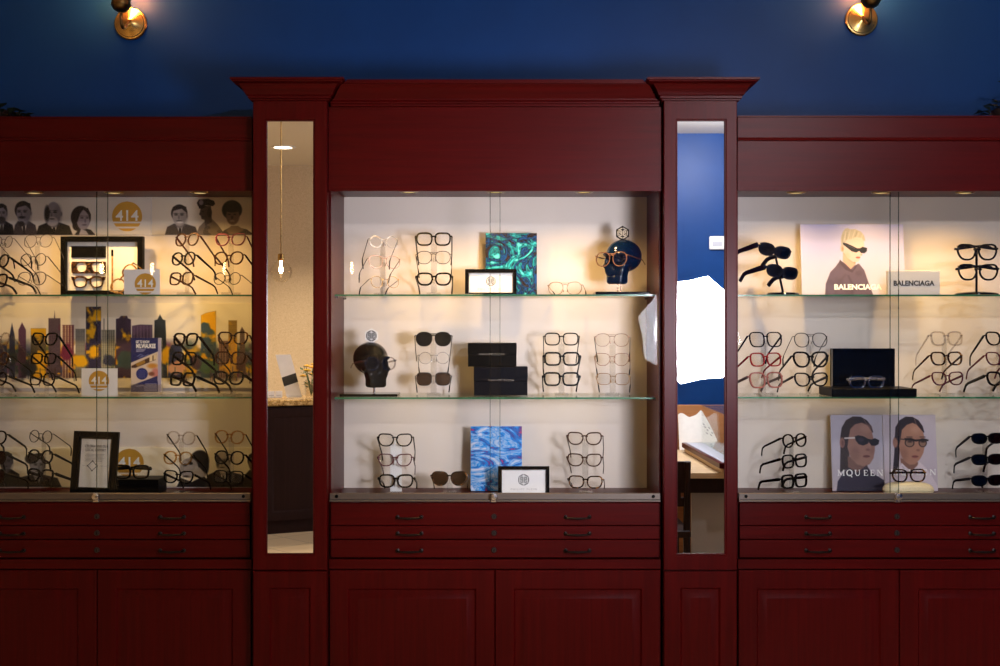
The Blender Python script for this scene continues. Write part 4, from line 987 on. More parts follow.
plaque(498, 549.5, 468, DECK, .15, 'framed white emblem card in front of the blue and pink canvas')

def skull(label, px, py, zsh, Y, yaw, mat, emat, eink, u, pbx):
    """Glossy skull head on a short post; px,py the middle of the cranium."""
    x, zc = X(px, Y), Z(py, Y)
    root = thing('skull_display', label, 'skull display', (x, Y, zsh), group='glossy skull heads wearing glasses')
    rot = Matrix.Rotation(R(yaw), 3, 'Z')
    b = MB(); nu, nv = 112, 80; S = .93
    def sdf(p):
        X_, Y_, Z_ = p[..., 0], p[..., 1], p[..., 2]
        def el(c, r):
            k = np.sqrt(((X_ - c[0]) / r[0]) ** 2 + ((Y_ - c[1]) / r[1]) ** 2 + ((Z_ - c[2]) / r[2]) ** 2); return (k - 1) * min(r)
        def rb(c, h, r):
            q = np.stack([abs(X_ - c[0]) - h[0] + r, abs(Y_ - c[1]) - h[1] + r, abs(Z_ - c[2]) - h[2] + r], -1)
            return np.linalg.norm(np.maximum(q, 0), axis=-1) + np.minimum(q.max(-1), 0) - r
        def un(a, c, k): h = np.clip(.5 + .5 * (c - a) / k, 0, 1); return c * (1 - h) + a * h - k * h * (1 - h)
        def cut(a, c, k): return -un(-a, c, k)
        d = el((0, .010, .012), (.068, .084, .067))
        d = un(d, rb((0, -.045, -.030), (.046, .028, .032), .014), .018)
        for s in (-1, 1):
            d = un(d, el((s * .043, -.046, -.030), (.017, .026, .011)), .010); d = un(d, el((s * .026, -.070, .016), (.024, .012, .008)), .010)
        d = un(d, rb((0, -.043, -.078), (.037, .030, .026), .013), .014)
        for s in (-1, 1):
            d = cut(d, el((s * .0255, -.078, -.008), (.0195, .030, .0175)), .004)
            d = cut(d, el((s * .080, -.030, -.004), (.018, .026, .020)), .010); d = cut(d, el((s * .066, -.036, -.066), (.022, .045, .024)), .010)
        d = cut(d, el((0, -.088, -.038), (.0085, .018, .014)), .004)
        d = cut(d, rb((0, -.074, -.0705), (.026, .006, .0012), .001), .003)
        return d
    q, t = np.meshgrid(np.arange(nu) * 2 * np.pi / nu, np.linspace(.03, np.pi - .03, nv + 1))
    n = np.stack([np.sin(t) * np.cos(q), np.sin(t) * np.sin(q), np.cos(t)], -1); o = np.array([0, -.012, -.022])
    r = np.full(t.shape, .155)
    for _ in range(70): r = r - .55 * np.maximum(sdf(o + n * r[..., None]), 0)
    pts = (o + n * r[..., None]) * S
    vs = [Vector((x, Y, zc)) + rot @ Vector(p) for row in pts for p in row]
    fs = [(i * nu + k, i * nu + (k + 1) % nu, (i + 1) * nu + (k + 1) % nu, (i + 1) * nu + k) for i in range(nv) for k in range(nu)] + [tuple(range(nu - 1, -1, -1)), tuple(range(nv * nu, (nv + 1) * nu))]
    b.faces(vs, fs, mat); sk = b.build('skull', root); sk.data.polygons.foreach_set('use_smooth', [True] * len(sk.data.polygons))
    zt = zc + .072; cx = x + rot[0][2] * 0
    b = MB(); r = .028; hz = zt + r * .88
    hx = [(x + r * math.sin(R(60 * k)), hz + r * math.cos(R(60 * k))) for k in range(6)]
    b.prism(hx, Y - .004, Y + .004, emat); b.box(x - .007, x + .007, Y - .005, Y + .005, zt - .008, hz - r * .8, emat); hexlogo(b, x, hz, r * .72, Y - .0045, eink, .11); b.build('emblem', root, smooth=False)
    zb = zc - .115
    pc = Vector((x, Y, 0)) + rot @ Vector((0, -.025, 0))
    b = MB()
    for dx in ((0,) if u else (-.005, .006)): b.lathe([(.0045 if u else .0022, zb + .02), (.0045 if u else .0022, zsh + .008)], (pc.x + dx, pc.y, 0), 'chrome' if u else 'rose_wire', 12)
    b.build('post', root)
    b = MB(); b.box(X(pbx[0], Y), X(pbx[1], Y), Y - .075, Y + .06, zsh, zsh + .010, 'black_gloss', .002); b.build('base', root)
    return root, rot, Vector((x, Y, zc))
r1, m1, c1 = skull('black skull head with white hexagon emblem on the middle shelf', 371.5, 361.5, S2, .20, 30, 'black_gloss', 'white_card', 'black_ink', True, (342, 399))
p = c1 + m1 @ Vector((0, -.083, -.006)); eyewear('clear glasses worn by the black skull on the middle shelf', 'clear_panto', p, 30, -4, 2, 20)
r2, m2, c2 = skull('navy glossy skull head with black hexagon emblem on the top shelf', 622.5, 259, S1, .20, -36, 'navy_gloss', 'black_satin', 'silver_ink', False, (594, 648))
p = c2 + m2 @ Vector((0, -.083, -.004)); eyewear('pinkish metal glasses worn by the navy skull on the top shelf', 'skull_gold', p, -36, -4, 2, 20, scale=1.02)

k0 = dict(Y=.21, yaw=0, pitch=-12, droop=30, tipdrop=30)
stack('riser furthest from the teal canvas', [(384, 242, 'silver_round', 'clear round wire glasses'), (384.5, 262, 'rose_aviator', 'pale wire glasses'), (385, 282, 'gold_round', 'gold wire glasses')], S1, Y=.21, yaw=28, pitch=-12, droop=34, tipdrop=40)
stack('riser next to the teal canvas', [(433.5, 239, 'black_square', 'black square glasses'), (433.5, 257.5, 'gun_aviator', 'gunmetal aviator glasses'), (434, 279, 'black_wayfarer', 'black browline glasses')], S1, **k0)
eyewear('gold rimless-looking aviator glasses resting on the shelf between canvas and skull', 'gold_aviator', (X(565, .21), .21, 0), -12, -8, 16, 10, floor=S1, rest=True)
stack('riser next to the black skull', [(433.5, 339, 'sun_round', 'black round sunglasses'), (434, 358, 'silver_round', 'clear wire glasses'), (433.5, 379, 'sun_square', 'brown square sunglasses')], S2, Y=.21, yaw=4, pitch=-12, droop=26, tipdrop=34)
def gift(x0, x1, t, zb, Y, label, txt, tx, mat):
    z1 = Z(t, Y); xa, xb = X(x0, Y), X(x1, Y)
    root = lidded('eyewear_box', label, 'box', xa, xb, Y, Y + .09, zb, z1, mat, 'black gift boxes in the centre cabinet', .5)
    b = MB(); w = xb - xa; zm = zb + (z1 - zb) * .53
    b.text(txt, xa + w * tx[0], xa + w * tx[1], zm - .0035, zm + .0035, Y - .0009, 'silver_ink', .0); b.build('lettering', root, smooth=False)
    return z1
zz = gift(474, 527.5, 367, S2, .22, 'larger navy black PHILIPP PLEIN box beneath the smaller box', 'P H I L I P P   P L E I N', (.27, .74), 'navy_box')
zz = gift(468, 516.5, 343.2, zz + .0008, .225, 'smaller black PHILIPP PLEIN box on top of the larger one', 'P H I L I P P   P L E I N', (.24, .75), 'black_satin')
stack('riser right of the two black boxes', [(561.5, 339, 'black_thin', 'black slim square glasses'), (562, 358.8, 'black_boxy', 'thick black glasses'), (561.5, 379, 'black_boxy', 'heavy black browed glasses')], S2, **k0)
stack('riser nearest the umbrella reflection', [(612, 340, 'rose_aviator', 'pale rose wire glasses'), (612, 359.5, 'rose_cat', 'rose swept glasses'), (613, 379, 'gold_square', 'faint gold wire glasses')], S2, Y=.21, yaw=-8, pitch=-12, droop=26, tipdrop=30)
stack('riser left of the tortoise sunglasses', [(395, 440, 'black_cat', 'black cat-eye glasses'), (395, 460, 'plum_cat', 'plum red glasses'), (396, 481, 'black_wayfarer', 'bold black glasses')], DECK, Y=.20, yaw=-3, pitch=-12, droop=26, tipdrop=34, back='white_plastic')  # clear acrylic upright coloured white for the light it catches
stack('low riser left of the blue canvas', [(449.5, 478.5, 'sun_tortoise', 'brown tortoise sunglasses')], DECK, Y=.20, yaw=0, pitch=-10, droop=20, tipdrop=30)
stack('riser right of the blue canvas', [(584.5, 438.5, 'brown_cat', 'dark brown glasses'), (584.5, 460, 'brown_cat', 'brown swept glasses'), (585.5, 482, 'tortoise_square', 'tortoise square glasses')], DECK, Y=.20, yaw=-9, pitch=-12, droop=22, tipdrop=36)

# ------------------------------------------------------------------ right cabinet
P = Paint(802, 224.5, 905.5, 296.5, 2, (160, 162, 206))
P.put(np.clip((P.gy - 250) / 40, 0, 1) * .7, (196, 192, 200)); P.put(np.clip((P.gx - 866) / 40, 0, 1) * .4, (186, 180, 206)); soft_bg(P, 30, 10)
P.poly([(825, 297), (826, 285), (831, 273), (836, 268), (841, 261.5), (848, 265), (856, 266), (860, 264.5), (865, 271), (869, 284), (873.5, 297)], (86, 72, 88)); fold = P.noise(9, 31); sw = P.dist([(825, 297), (826, 285), (831, 273), (841, 262), (856, 266), (865, 271), (869, 284), (873.5, 297)])
P.put((sw < 0) * np.clip((fold - .5) * 4, 0, 1) * .5, (72, 58, 70)); P.line([(849, 277), (853, 286), (852, 297)], 1.6, (68, 54, 64), .7, 2); P.line([(846, 276), (838, 284), (835, 297)], 1.6, (74, 60, 70), .6, 2.5)
P.poly([(841, 260.5), (849, 268), (853.5, 271), (856, 267), (859, 264.5), (857, 268.5), (853, 273.5), (846, 270.5), (840, 263)], (70, 56, 66), .8)
P.poly([(844.5, 250), (843.8, 262), (851.5, 270), (856.5, 265), (857, 259)], (180, 146, 132), 1); P.poly([(845, 254), (849, 260), (856, 264.5), (856.8, 262), (850, 256)], (158, 112, 88), 1.6)
P.poly([(843.5, 242), (843, 250), (845.5, 254), (848.5, 259), (854, 263), (859, 262.6), (861, 260), (861.3, 257.5), (863, 256.5), (863.2, 254.5), (865.6, 251), (865.8, 244), (864, 238), (856, 235), (848, 237)], (186, 164, 162), .9)
P.ell(848, 257, 3, 4, (200, 156, 134), 3, a=.6); P.ell(843.6, 249.2, 1.8, 3.4, (206, 152, 132), .8); P.ell(844, 249.5, .8, 2, (168, 110, 96), .8)
P.poly([(842.6, 246), (842.4, 239), (844.4, 232.5), (847, 229), (850, 228.2), (852, 229.6), (857, 229.3), (863, 232), (866, 236), (867, 240.5), (865.6, 242), (863.5, 238.5), (858, 237.2), (853, 239.5), (848.4, 240), (846, 244), (845, 247)], (150, 147, 140), .9)
for a in ((846, 241, 848, 232), (850, 239.5, 852, 231), (854, 238.5, 857, 231), (859, 237.5, 861, 233), (863, 239, 864.5, 235)): P.line([(a[0], a[1]), (a[2], a[3])], .7, (176, 172, 164), .8)
for a in ((848, 240, 849, 233), (857, 237, 859, 232), (844, 242, 845, 235)): P.line([(a[0], a[1]), (a[2], a[3])], .7, (116, 108, 96), .7)
P.poly([(844.2, 243), (848, 243.8), (853, 246), (858.5, 248.8), (861.5, 248.8), (864, 247.4), (868.6, 248.6), (868.2, 252), (865.8, 253.9), (862.4, 253.8), (860.6, 251.6), (857.5, 253.2), (853, 252), (849, 248.6), (845, 245.4)], (14, 12, 16), .6); P.line([(850, 246.4), (856, 249)], .5, (110, 104, 116), .6)
P.ell(859.2, 258.3, 2.1, 1.0, (176, 84, 76), .7); P.line([(857.3, 258.2), (861, 258)], .4, (110, 44, 40)); P.ell(862.6, 255.4, .8, .5, (176, 126, 108), .6)
YBAL = .29
def baltext(b, y): b.text('BALENCIAGA', X(834.5, YBAL), X(882, YBAL), Z(290.9, YBAL), Z(285.2, YBAL), y, 'white_ink', .04)
board(P, YBAL, S1, 'white_card', 'fashion_poster', 'poster of a blond person in black sunglasses and mauve sweatshirt, white BALENCIAGA lettering', 'poster', 6, .003, baltext)
Yb = .20
b = MB(); xa, xb, zt = X(888, Yb), X(940, Yb), Z(270.8, Yb)
b.box(xa, xb, Yb, Yb + .022, S1, zt, 'grey_card', .0015); b.text('BALENCIAGA', X(893.5, Yb), X(934.5, Yb), Z(286, Yb), Z(280.6, Yb), Yb - .0002, 'black_ink', .04)
tag(b.build('sign_block', org=((xa + xb) / 2, Yb, S1)), 'grey sign block reading BALENCIAGA in black beside the poster', 'sign')

def pole_stand(label, px, Y, zsh, tops, lean, pw):
    x = X(px, Y); root = thing('pole_stand', label, 'display stand', (x, Y, zsh), group='black pole eyewear stands')
    b = MB(); b.lathe([(pw, 0), (pw, .004), (pw * .93, .008), (pw * .3, .012), (.006, .013)], (0, 0, 0), 'black_gloss', 36); b.build('base', root, local=True)
    top = max(t[1] for t in tops) - zsh + .012
    b = MB(); b.tube([(0, 0, .01), (lean * .5 * top, 0, .5 * top), (lean * top, 0, top)], .0045, 'black_satin', 10); b.build('pole', root, local=True)
    for (tx, tz) in tops:
        h = tz - zsh; b = MB(); b.tube([(lean * h, 0, h), ((lean * h + tx - x) / 2, -.017, h + (0 if lean else -.003)), (tx - x, -.0340 if lean else -.027, h + (-.001 if lean else -.0045))], .0035, 'black_satin', 8); b.build('nose_rest', root, local=True)
Ys = .20
eyewear('navy wrap sunglasses, upper pair on the leaning pole beside the BALENCIAGA poster', 'sun_wrap', (X(773.5, Ys - .02), Ys - 0.052, Z(251.5, Ys - .02)), 29, 4, 14, 30, 8, 'sunglasses on the leaning black pole', 1.1)
eyewear('navy wrap sunglasses, lower pair on the leaning pole beside the BALENCIAGA poster', 'sun_wrap', (X(781, Ys - .02), Ys - 0.052, Z(272.5, Ys - .02)), 31, 4, 14, 30, 6, 'sunglasses on the leaning black pole', 1.1)
pole_stand('leaning black pole stand with round base carrying two wrap sunglasses', 783, Ys, S1, [(X(773.5, Ys - .02), Z(252, Ys)), (X(781, Ys - .02), Z(273, Ys))], -.19, .06)
eyewear('black upswept glasses, upper pair on the upright pole right of the grey sign', 'black_bigcat', (X(975, Ys - .02), Ys - 0.042, Z(252.5, Ys - .02)), 0, -4, -8, 14, 0, 'glasses on the upright black pole', 1.1, fold=True)
eyewear('black upswept glasses, lower pair on the upright pole right of the grey sign', 'black_bigcat', (X(976, Ys - .02), Ys - 0.042, Z(272.5, Ys - .02)), 0, -4, -8, 14, 0, 'glasses on the upright black pole', 1.1, fold=True)
pole_stand('upright black pole stand with round base carrying two upswept glasses', 976.5, Ys, S1, [(X(975, Ys - .02), Z(253, Ys)), (X(976, Ys - .02), Z(273, Ys))], 0, .078)

kr = dict(Y=.20, yaw=33, pitch=-10, droop=22, tipdrop=30)
stack('mirror post riser of the open box shelf', [(766, 339.5, 'navy_square', 'dark navy glasses'), (766, 359.5, 'red_square', 'red glasses'), (766.5, 380, 'rose_square', 'rose taupe oversize glasses')], S2, **{**kr, "scale": 1.08, "yaw": 22, "droop": 30})
stack('riser left of the open black box', [(811, 340, 'gun_aviator', 'gunmetal glasses'), (811, 359.5, 'black_bigcat', 'black swept glasses'), (811.5, 379.5, 'black_cat', 'black glasses')], S2, **{**kr, "scale": 1.08, "yaw": 16, "droop": 36})
stack('riser right of the open black box', [(947, 338.5, 'clear_square', 'nearly clear glasses'), (947, 358.5, 'tortoise_square', 'dark tortoise glasses'), (948, 378.5, 'plum_cat', 'dark plum cat-eye glasses')], S2, **{**kr, "scale": 1.08, "yaw": 17, "droop": 34})
stack('riser cut by the picture edge, open box shelf', [(1002, 338.5, 'black_cat', 'black glasses'), (1002, 358.5, 'plum_cat', 'plum glasses'), (1003, 378.5, 'black_wayfarer', 'wide-armed black glasses')], S2, **{**kr, "scale": 1.08, "yaw": 17, "droop": 34})
# open presentation box with crystal glasses
def openbox():
    Y = .115; zb = S2; xa, xb = X(832, Y), X(917, Y); zt = Z(388.8, Y)
    root = thing('presentation_box', 'open black presentation box with upright lid and crystal glasses inside', 'box', ((xa + xb) / 2, Y, zb))
    b = MB(); b.box(xa, xb, Y, Y + .185, zb, zt, 'black_satin', .002); b.build('base', root)
    Yl = Y + .185; l0, l1, zl = X(831, Yl), X(893, Yl), Z(348.5, Yl)
    b = MB(); b.box(l0, l1, Yl - .004, Yl + .014, zt, zl, 'black_satin', .002)
    o = [(l0, zt), (l1, zt), (l1, zl), (l0, zl)]; w = .007; i = [(l0 + w, zt + w), (l1 - w, zt + w), (l1 - w, zl - w), (l0 + w, zl - w)]
    b.ring(i, o, Yl - .022, Yl - .004, 'black_gloss'); b.build('lid', root, smooth=False)
    b = MB(); b.box(l0 + w, l1 - w, Yl - .0065, Yl - .0045, zt + w, zl - w, 'black_gloss'); b.build('lid_lining', root, smooth=False)
    return zt
zt = openbox()
eyewear('thick crystal clear glasses lying in the open black box', 'crystal', (X(867, .135), .135, 0), 4, 0, -2, 6, floor=zt, rest=True, fold=True)

stack('riser left of the MQUEEN posters', [(795, 440.5, 'black_round', 'black round glasses'), (795, 461, 'black_square', 'black square glasses'), (795, 481, 'black_boxy', 'heavy black glasses')], DECK, Y=.20, yaw=33, pitch=-6, droop=17, tipdrop=42)
SK, HR = (146, 108, 98), (38, 26, 36)
P = Paint(832.5, 416.5, 884.3, 492.5, 2.5, (176, 172, 190)); P.put(np.clip((P.gy - 440) / 50, 0, 1) * .6, (190, 172, 172)); soft_bg(P, 40, 12)
P.poly([(840.5, 474), (841.5, 452), (842, 438), (843.5, 429.5), (848, 422), (855, 418.2), (863, 418.5), (869, 422), (873.5, 428), (875, 434), (860, 440), (851, 448), (849.5, 470)], HR, .8)
P.poly([(848.5, 458), (849, 474), (858, 477), (868, 472), (868.5, 462)], (112, 80, 74), 1)
P.poly([(850, 440), (852, 431), (857, 426), (864, 424.4), (869, 427), (873.6, 433), (875, 440), (876.4, 446), (876, 452), (874.5, 460), (870.5, 466), (864, 468), (857.5, 466), (851.5, 459), (848.6, 449)], SK, .9)
P.ell(856, 456, 5, 7, (124, 88, 80), 4, a=.7); P.ell(868, 430, 5, 4, (168, 128, 116), 4, a=.7); P.ell(873, 452, 2.6, 4, (128, 90, 82), 2.5, a=.6)
P.poly([(843, 437), (850, 429), (858, 423.6), (866, 422.6), (863, 420), (853, 421)], HR, .8); P.line([(865.5, 420.3), (868.5, 425.5)], .5, (120, 100, 100))
P.ell(843.6, 444.5, 2.6, 5.2, (138, 98, 92), .9); P.ell(844, 445, 1.2, 3, (104, 70, 68), 1)
P.line([(846.5, 440), (857, 439.6)], 1.5, (214, 206, 206)); P.poly([(856.4, 438.2), (860, 437), (865, 438), (869.5, 440.6), (873, 441.3), (876.5, 440), (881, 442), (880, 446), (877, 447.6), (873, 447.4), (870.6, 444.4), (868.5, 445.8), (864.5, 447.4), (860, 446), (857, 442)], (24, 20, 34), .6); P.ell(862.6, 441.5, 3, 2, (60, 52, 76), 1.5, a=.6)
P.ell(869, 451.5, 1.9, 1.3, (110, 74, 70), 1, a=.8); P.line([(870, 444), (872, 450)], 1, (166, 124, 112), .6, 1.6); P.ell(867.4, 458.2, 3.3, 1.4, (108, 62, 64), .8); P.line([(864.4, 458), (870.6, 458)], .5, (64, 34, 38))
P.poly([(836.5, 493), (838, 483), (843, 475.5), (849, 469), (858, 474), (867.5, 467), (872, 474.5), (880, 479), (884.5, 482), (884.5, 493)], (44, 36, 56), .9)
def serif(b, txt, xs, y0, y1, Y, y, mat):
    """Roman capitals with thin and thick strokes and slab serifs; xs gives each letter's centre (pixels)."""
    for ch, cx in zip(txt, xs):
        hh = y1 - y0
        def q(u0, v0, u1, v1, w):               # a stroke between two points of the letter box
            p0, p1 = Vector((X(cx + u0, Y), Z(y1 - v0 * hh, Y))), Vector((X(cx + u1, Y), Z(y1 - v1 * hh, Y)))
            d = (p1 - p0).normalized() if (p1 - p0).length else Vector((1, 0)); n = Vector((-d.y, d.x)) * w * (D + Y) / F / 2
            b.prism([(p0 - n)[:], (p1 - n)[:], (p1 + n)[:], (p0 + n)[:]], y - .0005, y, mat)
        def sf(u, v, l=1.0): q(u - l, v, u + l, v, .55)
        if ch == 'M': q(-2.6, 0, -2.6, 1, .6); q(-2.6, 1, 0, .1, 1.1); q(0, .1, 2.6, 1, .6); q(2.6, 0, 2.6, 1, 1.1); sf(-2.6, .04); sf(2.6, .04); sf(-2.8, .96, .7); sf(2.8, .96, .7)
        elif ch in 'Q':
            k = [(2.7 * math.cos(R(a)), .5 + .5 * math.sin(R(a))) for a in range(0, 361, 24)]
            for a, c in zip(k, k[1:]): q(a[0], a[1], c[0], c[1], .6 + .7 * abs(a[0] / 2.7))
            q(.2, .2, 2.6, -.25, 1.0)
        elif ch == 'U': q(-1.9, 1, -1.9, .3, 1.1); q(1.9, 1, 1.9, .3, .6); q(-1.9, .32, -.8, .04, .9); q(-.8, .04, .8, .04, .7); q(.8, .04, 1.9, .32, .7); sf(-1.9, .96); sf(1.9, .96, .8)
        elif ch == 'E': q(-1.3, 0, -1.3, 1, 1.1); q(-2, .95, 1.7, .95, .6); q(-1.3, .5, 1.0, .5, .6); q(-2, .05, 1.9, .05, .6); q(1.7, .95, 1.7, .72, .5); q(1.9, .05, 1.9, .3, .5)
        elif ch == 'N': q(-2.2, 0, -2.2, 1, .6); q(-2.2, 1, 2.2, 0, 1.1); q(2.2, 0, 2.2, 1, .6); sf(-2.3, .04, .8); sf(2.2, .96, .9); sf(-2.5, .96, .6)
YM = .29
board(P, YM, DECK, 'white_card', 'fashion_poster', 'MQUEEN poster of a dark-haired person in dark sunglasses and black roll neck', 'poster', 6, .003,
      lambda b, y: serif(b, 'MQUEEN', (841.5, 850, 858, 866.3, 873, 880.5), 471.5, 477.5, YM, y, 'white_ink'))
P = Paint(884.9, 416.5, 938, 492.5, 2.5, (186, 176, 190)); P.put(np.clip((P.gy - 440) / 50, 0, 1) * .6, (186, 168, 176)); soft_bg(P, 41, 12); SK = (160, 116, 98)
P.poly([(893, 476), (895.5, 455), (896.5, 440), (897.5, 429), (902, 422), (908, 418.4), (915, 418.6), (921, 422), (925, 428), (926.4, 434), (912, 440), (901.5, 450), (899.5, 466), (897, 475)], HR, .8)
P.poly([(901.5, 460), (902, 470), (911, 476), (919, 470), (919, 464)], (124, 88, 76), 1)
P.poly([(902, 442), (904, 431.5), (909, 426.6), (915, 424.6), (920, 427), (925, 432.6), (926.5, 440), (926.6, 447), (924.6, 455), (921, 461), (916, 466), (910.5, 466.6), (905.5, 463), (902, 456), (900.4, 448)], SK, .9)
P.ell(905, 456, 4, 7, (134, 94, 80), 4, a=.7); P.ell(918, 431, 5, 4, (182, 138, 118), 4, a=.7)
P.poly([(896, 440), (902, 430), (909, 424.4), (917, 423.2), (914, 420), (903, 422)], HR, .8); P.poly([(917.5, 423), (923, 427), (926.2, 434), (924.5, 433), (920, 427.6)], HR, .8); P.line([(917, 420.5), (918.5, 426)], .5, (130, 108, 104))
P.ell(896.8, 444.5, 2.4, 5, (150, 106, 92), .9)
P.line([(899, 440.4), (907, 441.4)], 1.2, (70, 52, 50))
for (cx, rx) in ((911.2, 4.9), (924.4, 4.2)):
    P.ell(cx, 444.6, rx, 4.4, (40, 28, 30), .7); P.ell(cx, 444.8, rx - 1.0, 3.4, (130, 100, 86), .7)
    P.ell(cx + .3, 443.6, 2.2, .8, (50, 34, 34), .9); P.line([(cx - 2.6, 438.8), (cx + 2.8, 438.8)], .9, (56, 38, 38), .8)
P.poly([(906, 440), (913, 439.8), (917, 441.4), (921, 441), (927, 440.4), (930.6, 441.6), (930, 443), (920, 443), (917.6, 443.4), (907, 442)], (34, 24, 26), .7)
P.ell(919.6, 452, 1.8, 1.2, (124, 84, 72), 1, a=.8); P.ell(916.2, 458.4, 3.2, 1.4, (132, 74, 70), .8); P.line([(913.4, 458.2), (919.2, 458.2)], .5, (80, 40, 40))
P.poly([(898, 493), (899, 474), (902.5, 464.5), (906, 468), (912, 473), (918, 467.5), (920.5, 463.5), (927, 470), (933, 479), (938, 488), (938, 493)], (206, 192, 202), .9); P.line([(912, 473), (912.5, 493)], .7, (160, 146, 158)); P.line([(903, 468), (909, 476)], .8, (166, 152, 164))
board(P, YM, DECK, 'white_card', 'fashion_poster', 'MQUEEN poster of a dark-haired person in dark-framed glasses and white collar', 'poster', 6, .003,
      lambda b, y: serif(b, 'MQUEEN', (894.8, 904, 912, 919, 925.5, 933.5), 471, 476.8, YM, y, 'white_ink'))
# cream clamshell case with glasses on top
def clamshell():
    Y = .108; xa, xb = X(885.5, Y), X(937, Y); zt = Z(483, Y); xc, w, h = (xa + xb) / 2, (xb - xa) / 2, zt - DECK
    root = thing('clamshell_case', 'cream clamshell glasses case in front of the MQUEEN posters', 'glasses case', (xc, Y, DECK))
    for nm, z0, z1, sg in (('base', 0, .42, 0), ('lid', .44, 1, 1)):
        b = MB(); vs = []; nn = 40; lv = 8
        for i in range(lv + 1):
            u = i / lv
            if sg: r = math.cos(u * math.pi / 2 * .94) ** .55; z = h * (z0 + (z1 - z0) * math.sin(u * math.pi / 2 * .94) / math.sin(math.pi / 2 * .94))
            else: r = .90 + .10 * u; z = h * (z0 + (z1 - z0) * u)
            for k in range(nn):
                q = 2 * math.pi * k / nn; c, s = math.cos(q), math.sin(q)
                vs.append((xc + w * r * abs(c) ** .7 * math.copysign(1, c), Y + .035 + .035 * r * abs(s) ** .8 * math.copysign(1, s), DECK + z))
        fs = [(i * nn + k, i * nn + (k + 1) % nn, (i + 1) * nn + (k + 1) % nn, (i + 1) * nn + k) for i in range(lv) for k in range(nn)] + [tuple(range(nn - 1, -1, -1)), tuple(range(lv * nn, (lv + 1) * nn))]
        b.faces(vs, fs, 'cream_case'); b.build(nm, root)
    return zt
zt = clamshell()
eyewear('dark brown glasses resting on the cream clamshell case', 'tortoise_square', (X(909, .13), .130, 0), 5, -10, -2, 6, floor=zt, rest=True, fold=True)
stack('riser right of the MQUEEN posters', [(988, 438.5, 'sun_cat', 'black narrow sunglasses'), (988, 459.5, 'sun_cat', 'black slim sunglasses'), (988, 480.5, 'sun_cat', 'black rectangular sunglasses')], DECK, Y=.20, yaw=14, pitch=-6, droop=24, tipdrop=44)
# ------------------------------------------------------------------ the shop behind the camera, as the two mirrors show it
# photographer's white umbrella on its stand
FLASH = 6.5
def umbrella():
    L = 7.1; x, y, z = M(694.5, 330, L); s = L / F; r = 55.5 * s
    root = thing('photo_umbrella', 'white photo umbrella glowing with flash light, seen in the right mirror', 'photo umbrella', (x, y, 0))
    dirv = Vector((-1.05, 4.2, -.1)).normalized()
    # canopy: eight gores, hollow side away from the cabinets
    ax = Vector((0, 1, 0)).lerp(dirv, .04).normalized(); u = ax.cross(Vector((0, 0, 1))).normalized(); v = u.cross(ax).normalized(); c = Vector((x, y, z))
    b = MB(); vs = [c + ax * .10]; rows = 6; per = 6; tot = 8 * per
    for i in range(1, rows + 1):
        t = i / rows
        for k in range(tot):
            a = R(76 + 360 * k / tot); f = (k % per) / per; sag = 1 - (.045 * math.sin(f * math.pi) + .06 * math.sin(f * math.pi) * t)
            vs.append(c + (u * math.cos(a) + v * math.sin(a)) * r * t * sag + ax * (.10 * (1 - t * t)))
    fs = [(0, 1 + k, 1 + (k + 1) % tot) for k in range(tot)] + [(1 + (i - 1) * tot + k, 1 + i * tot + k, 1 + i * tot + (k + 1) % tot, 1 + (i - 1) * tot + (k + 1) % tot) for i in range(1, rows) for k in range(tot)]
    b.faces(vs, fs, 'umbrella_glow'); b.build('canopy', root)
    for k in range(8):
        a = R(76 + 45 * k); d = u * math.cos(a) + v * math.sin(a)
        b = MB(); b.tube([c + d * r * t + ax * (.10 * (1 - t * t) - .004) for t in (.05, .3, .6, .85, 1.02)], .002, 'steel', 6); b.build('rib', root)
    b = MB(); b.tube([c + ax * .12, c - ax * .2, c - ax * .45], .004, 'steel', 8); b.build('shaft', root)
    aim = Vector((.12, 0, 1.72)) - (c + ax * .20)
    l = light('flash_lamp', 'AREA', c + ax * .20, FLASH, (.90, .87, 1.0), root, shape='DISK', size=.50, spread=R(52))
    l.rotation_euler = aim.to_track_quat('-Z', 'Y').to_euler()
    fh = c - ax * .42 - Vector((0, 0, .05))
    b = MB(); b.box(fh.x - .035, fh.x + .035, fh.y - .05, fh.y + .06, fh.z - .10, fh.z + .03, 'black_satin', .006); b.build('flash_head', root)
    px_, py_ = .60, y - .53
    b = MB(); b.tube([(px_, py_, fh.z), (px_, py_, .8), (px_, py_, .25)], .011, 'black_satin', 10); b.build('pole', root)
    b = MB(); b.tube([(px_ - .02, py_, fh.z - .02), ((px_ + fh.x) / 2, (py_ + fh.y) / 2, fh.z - .03), (fh.x, fh.y, fh.z - .04)], .009, 'black_satin', 8); b.build('boom_arm', root)
    for k in range(3):
        a = R(90 + 120 * k); b = MB(); b.tube([(px_, py_, .55), (px_ + .14 * math.cos(a), py_ + .14 * math.sin(a), .26), (px_ + .28 * math.cos(a), py_ + .28 * math.sin(a), .008)], .008, 'black_satin', 8); b.build('leg', root)
umbrella()
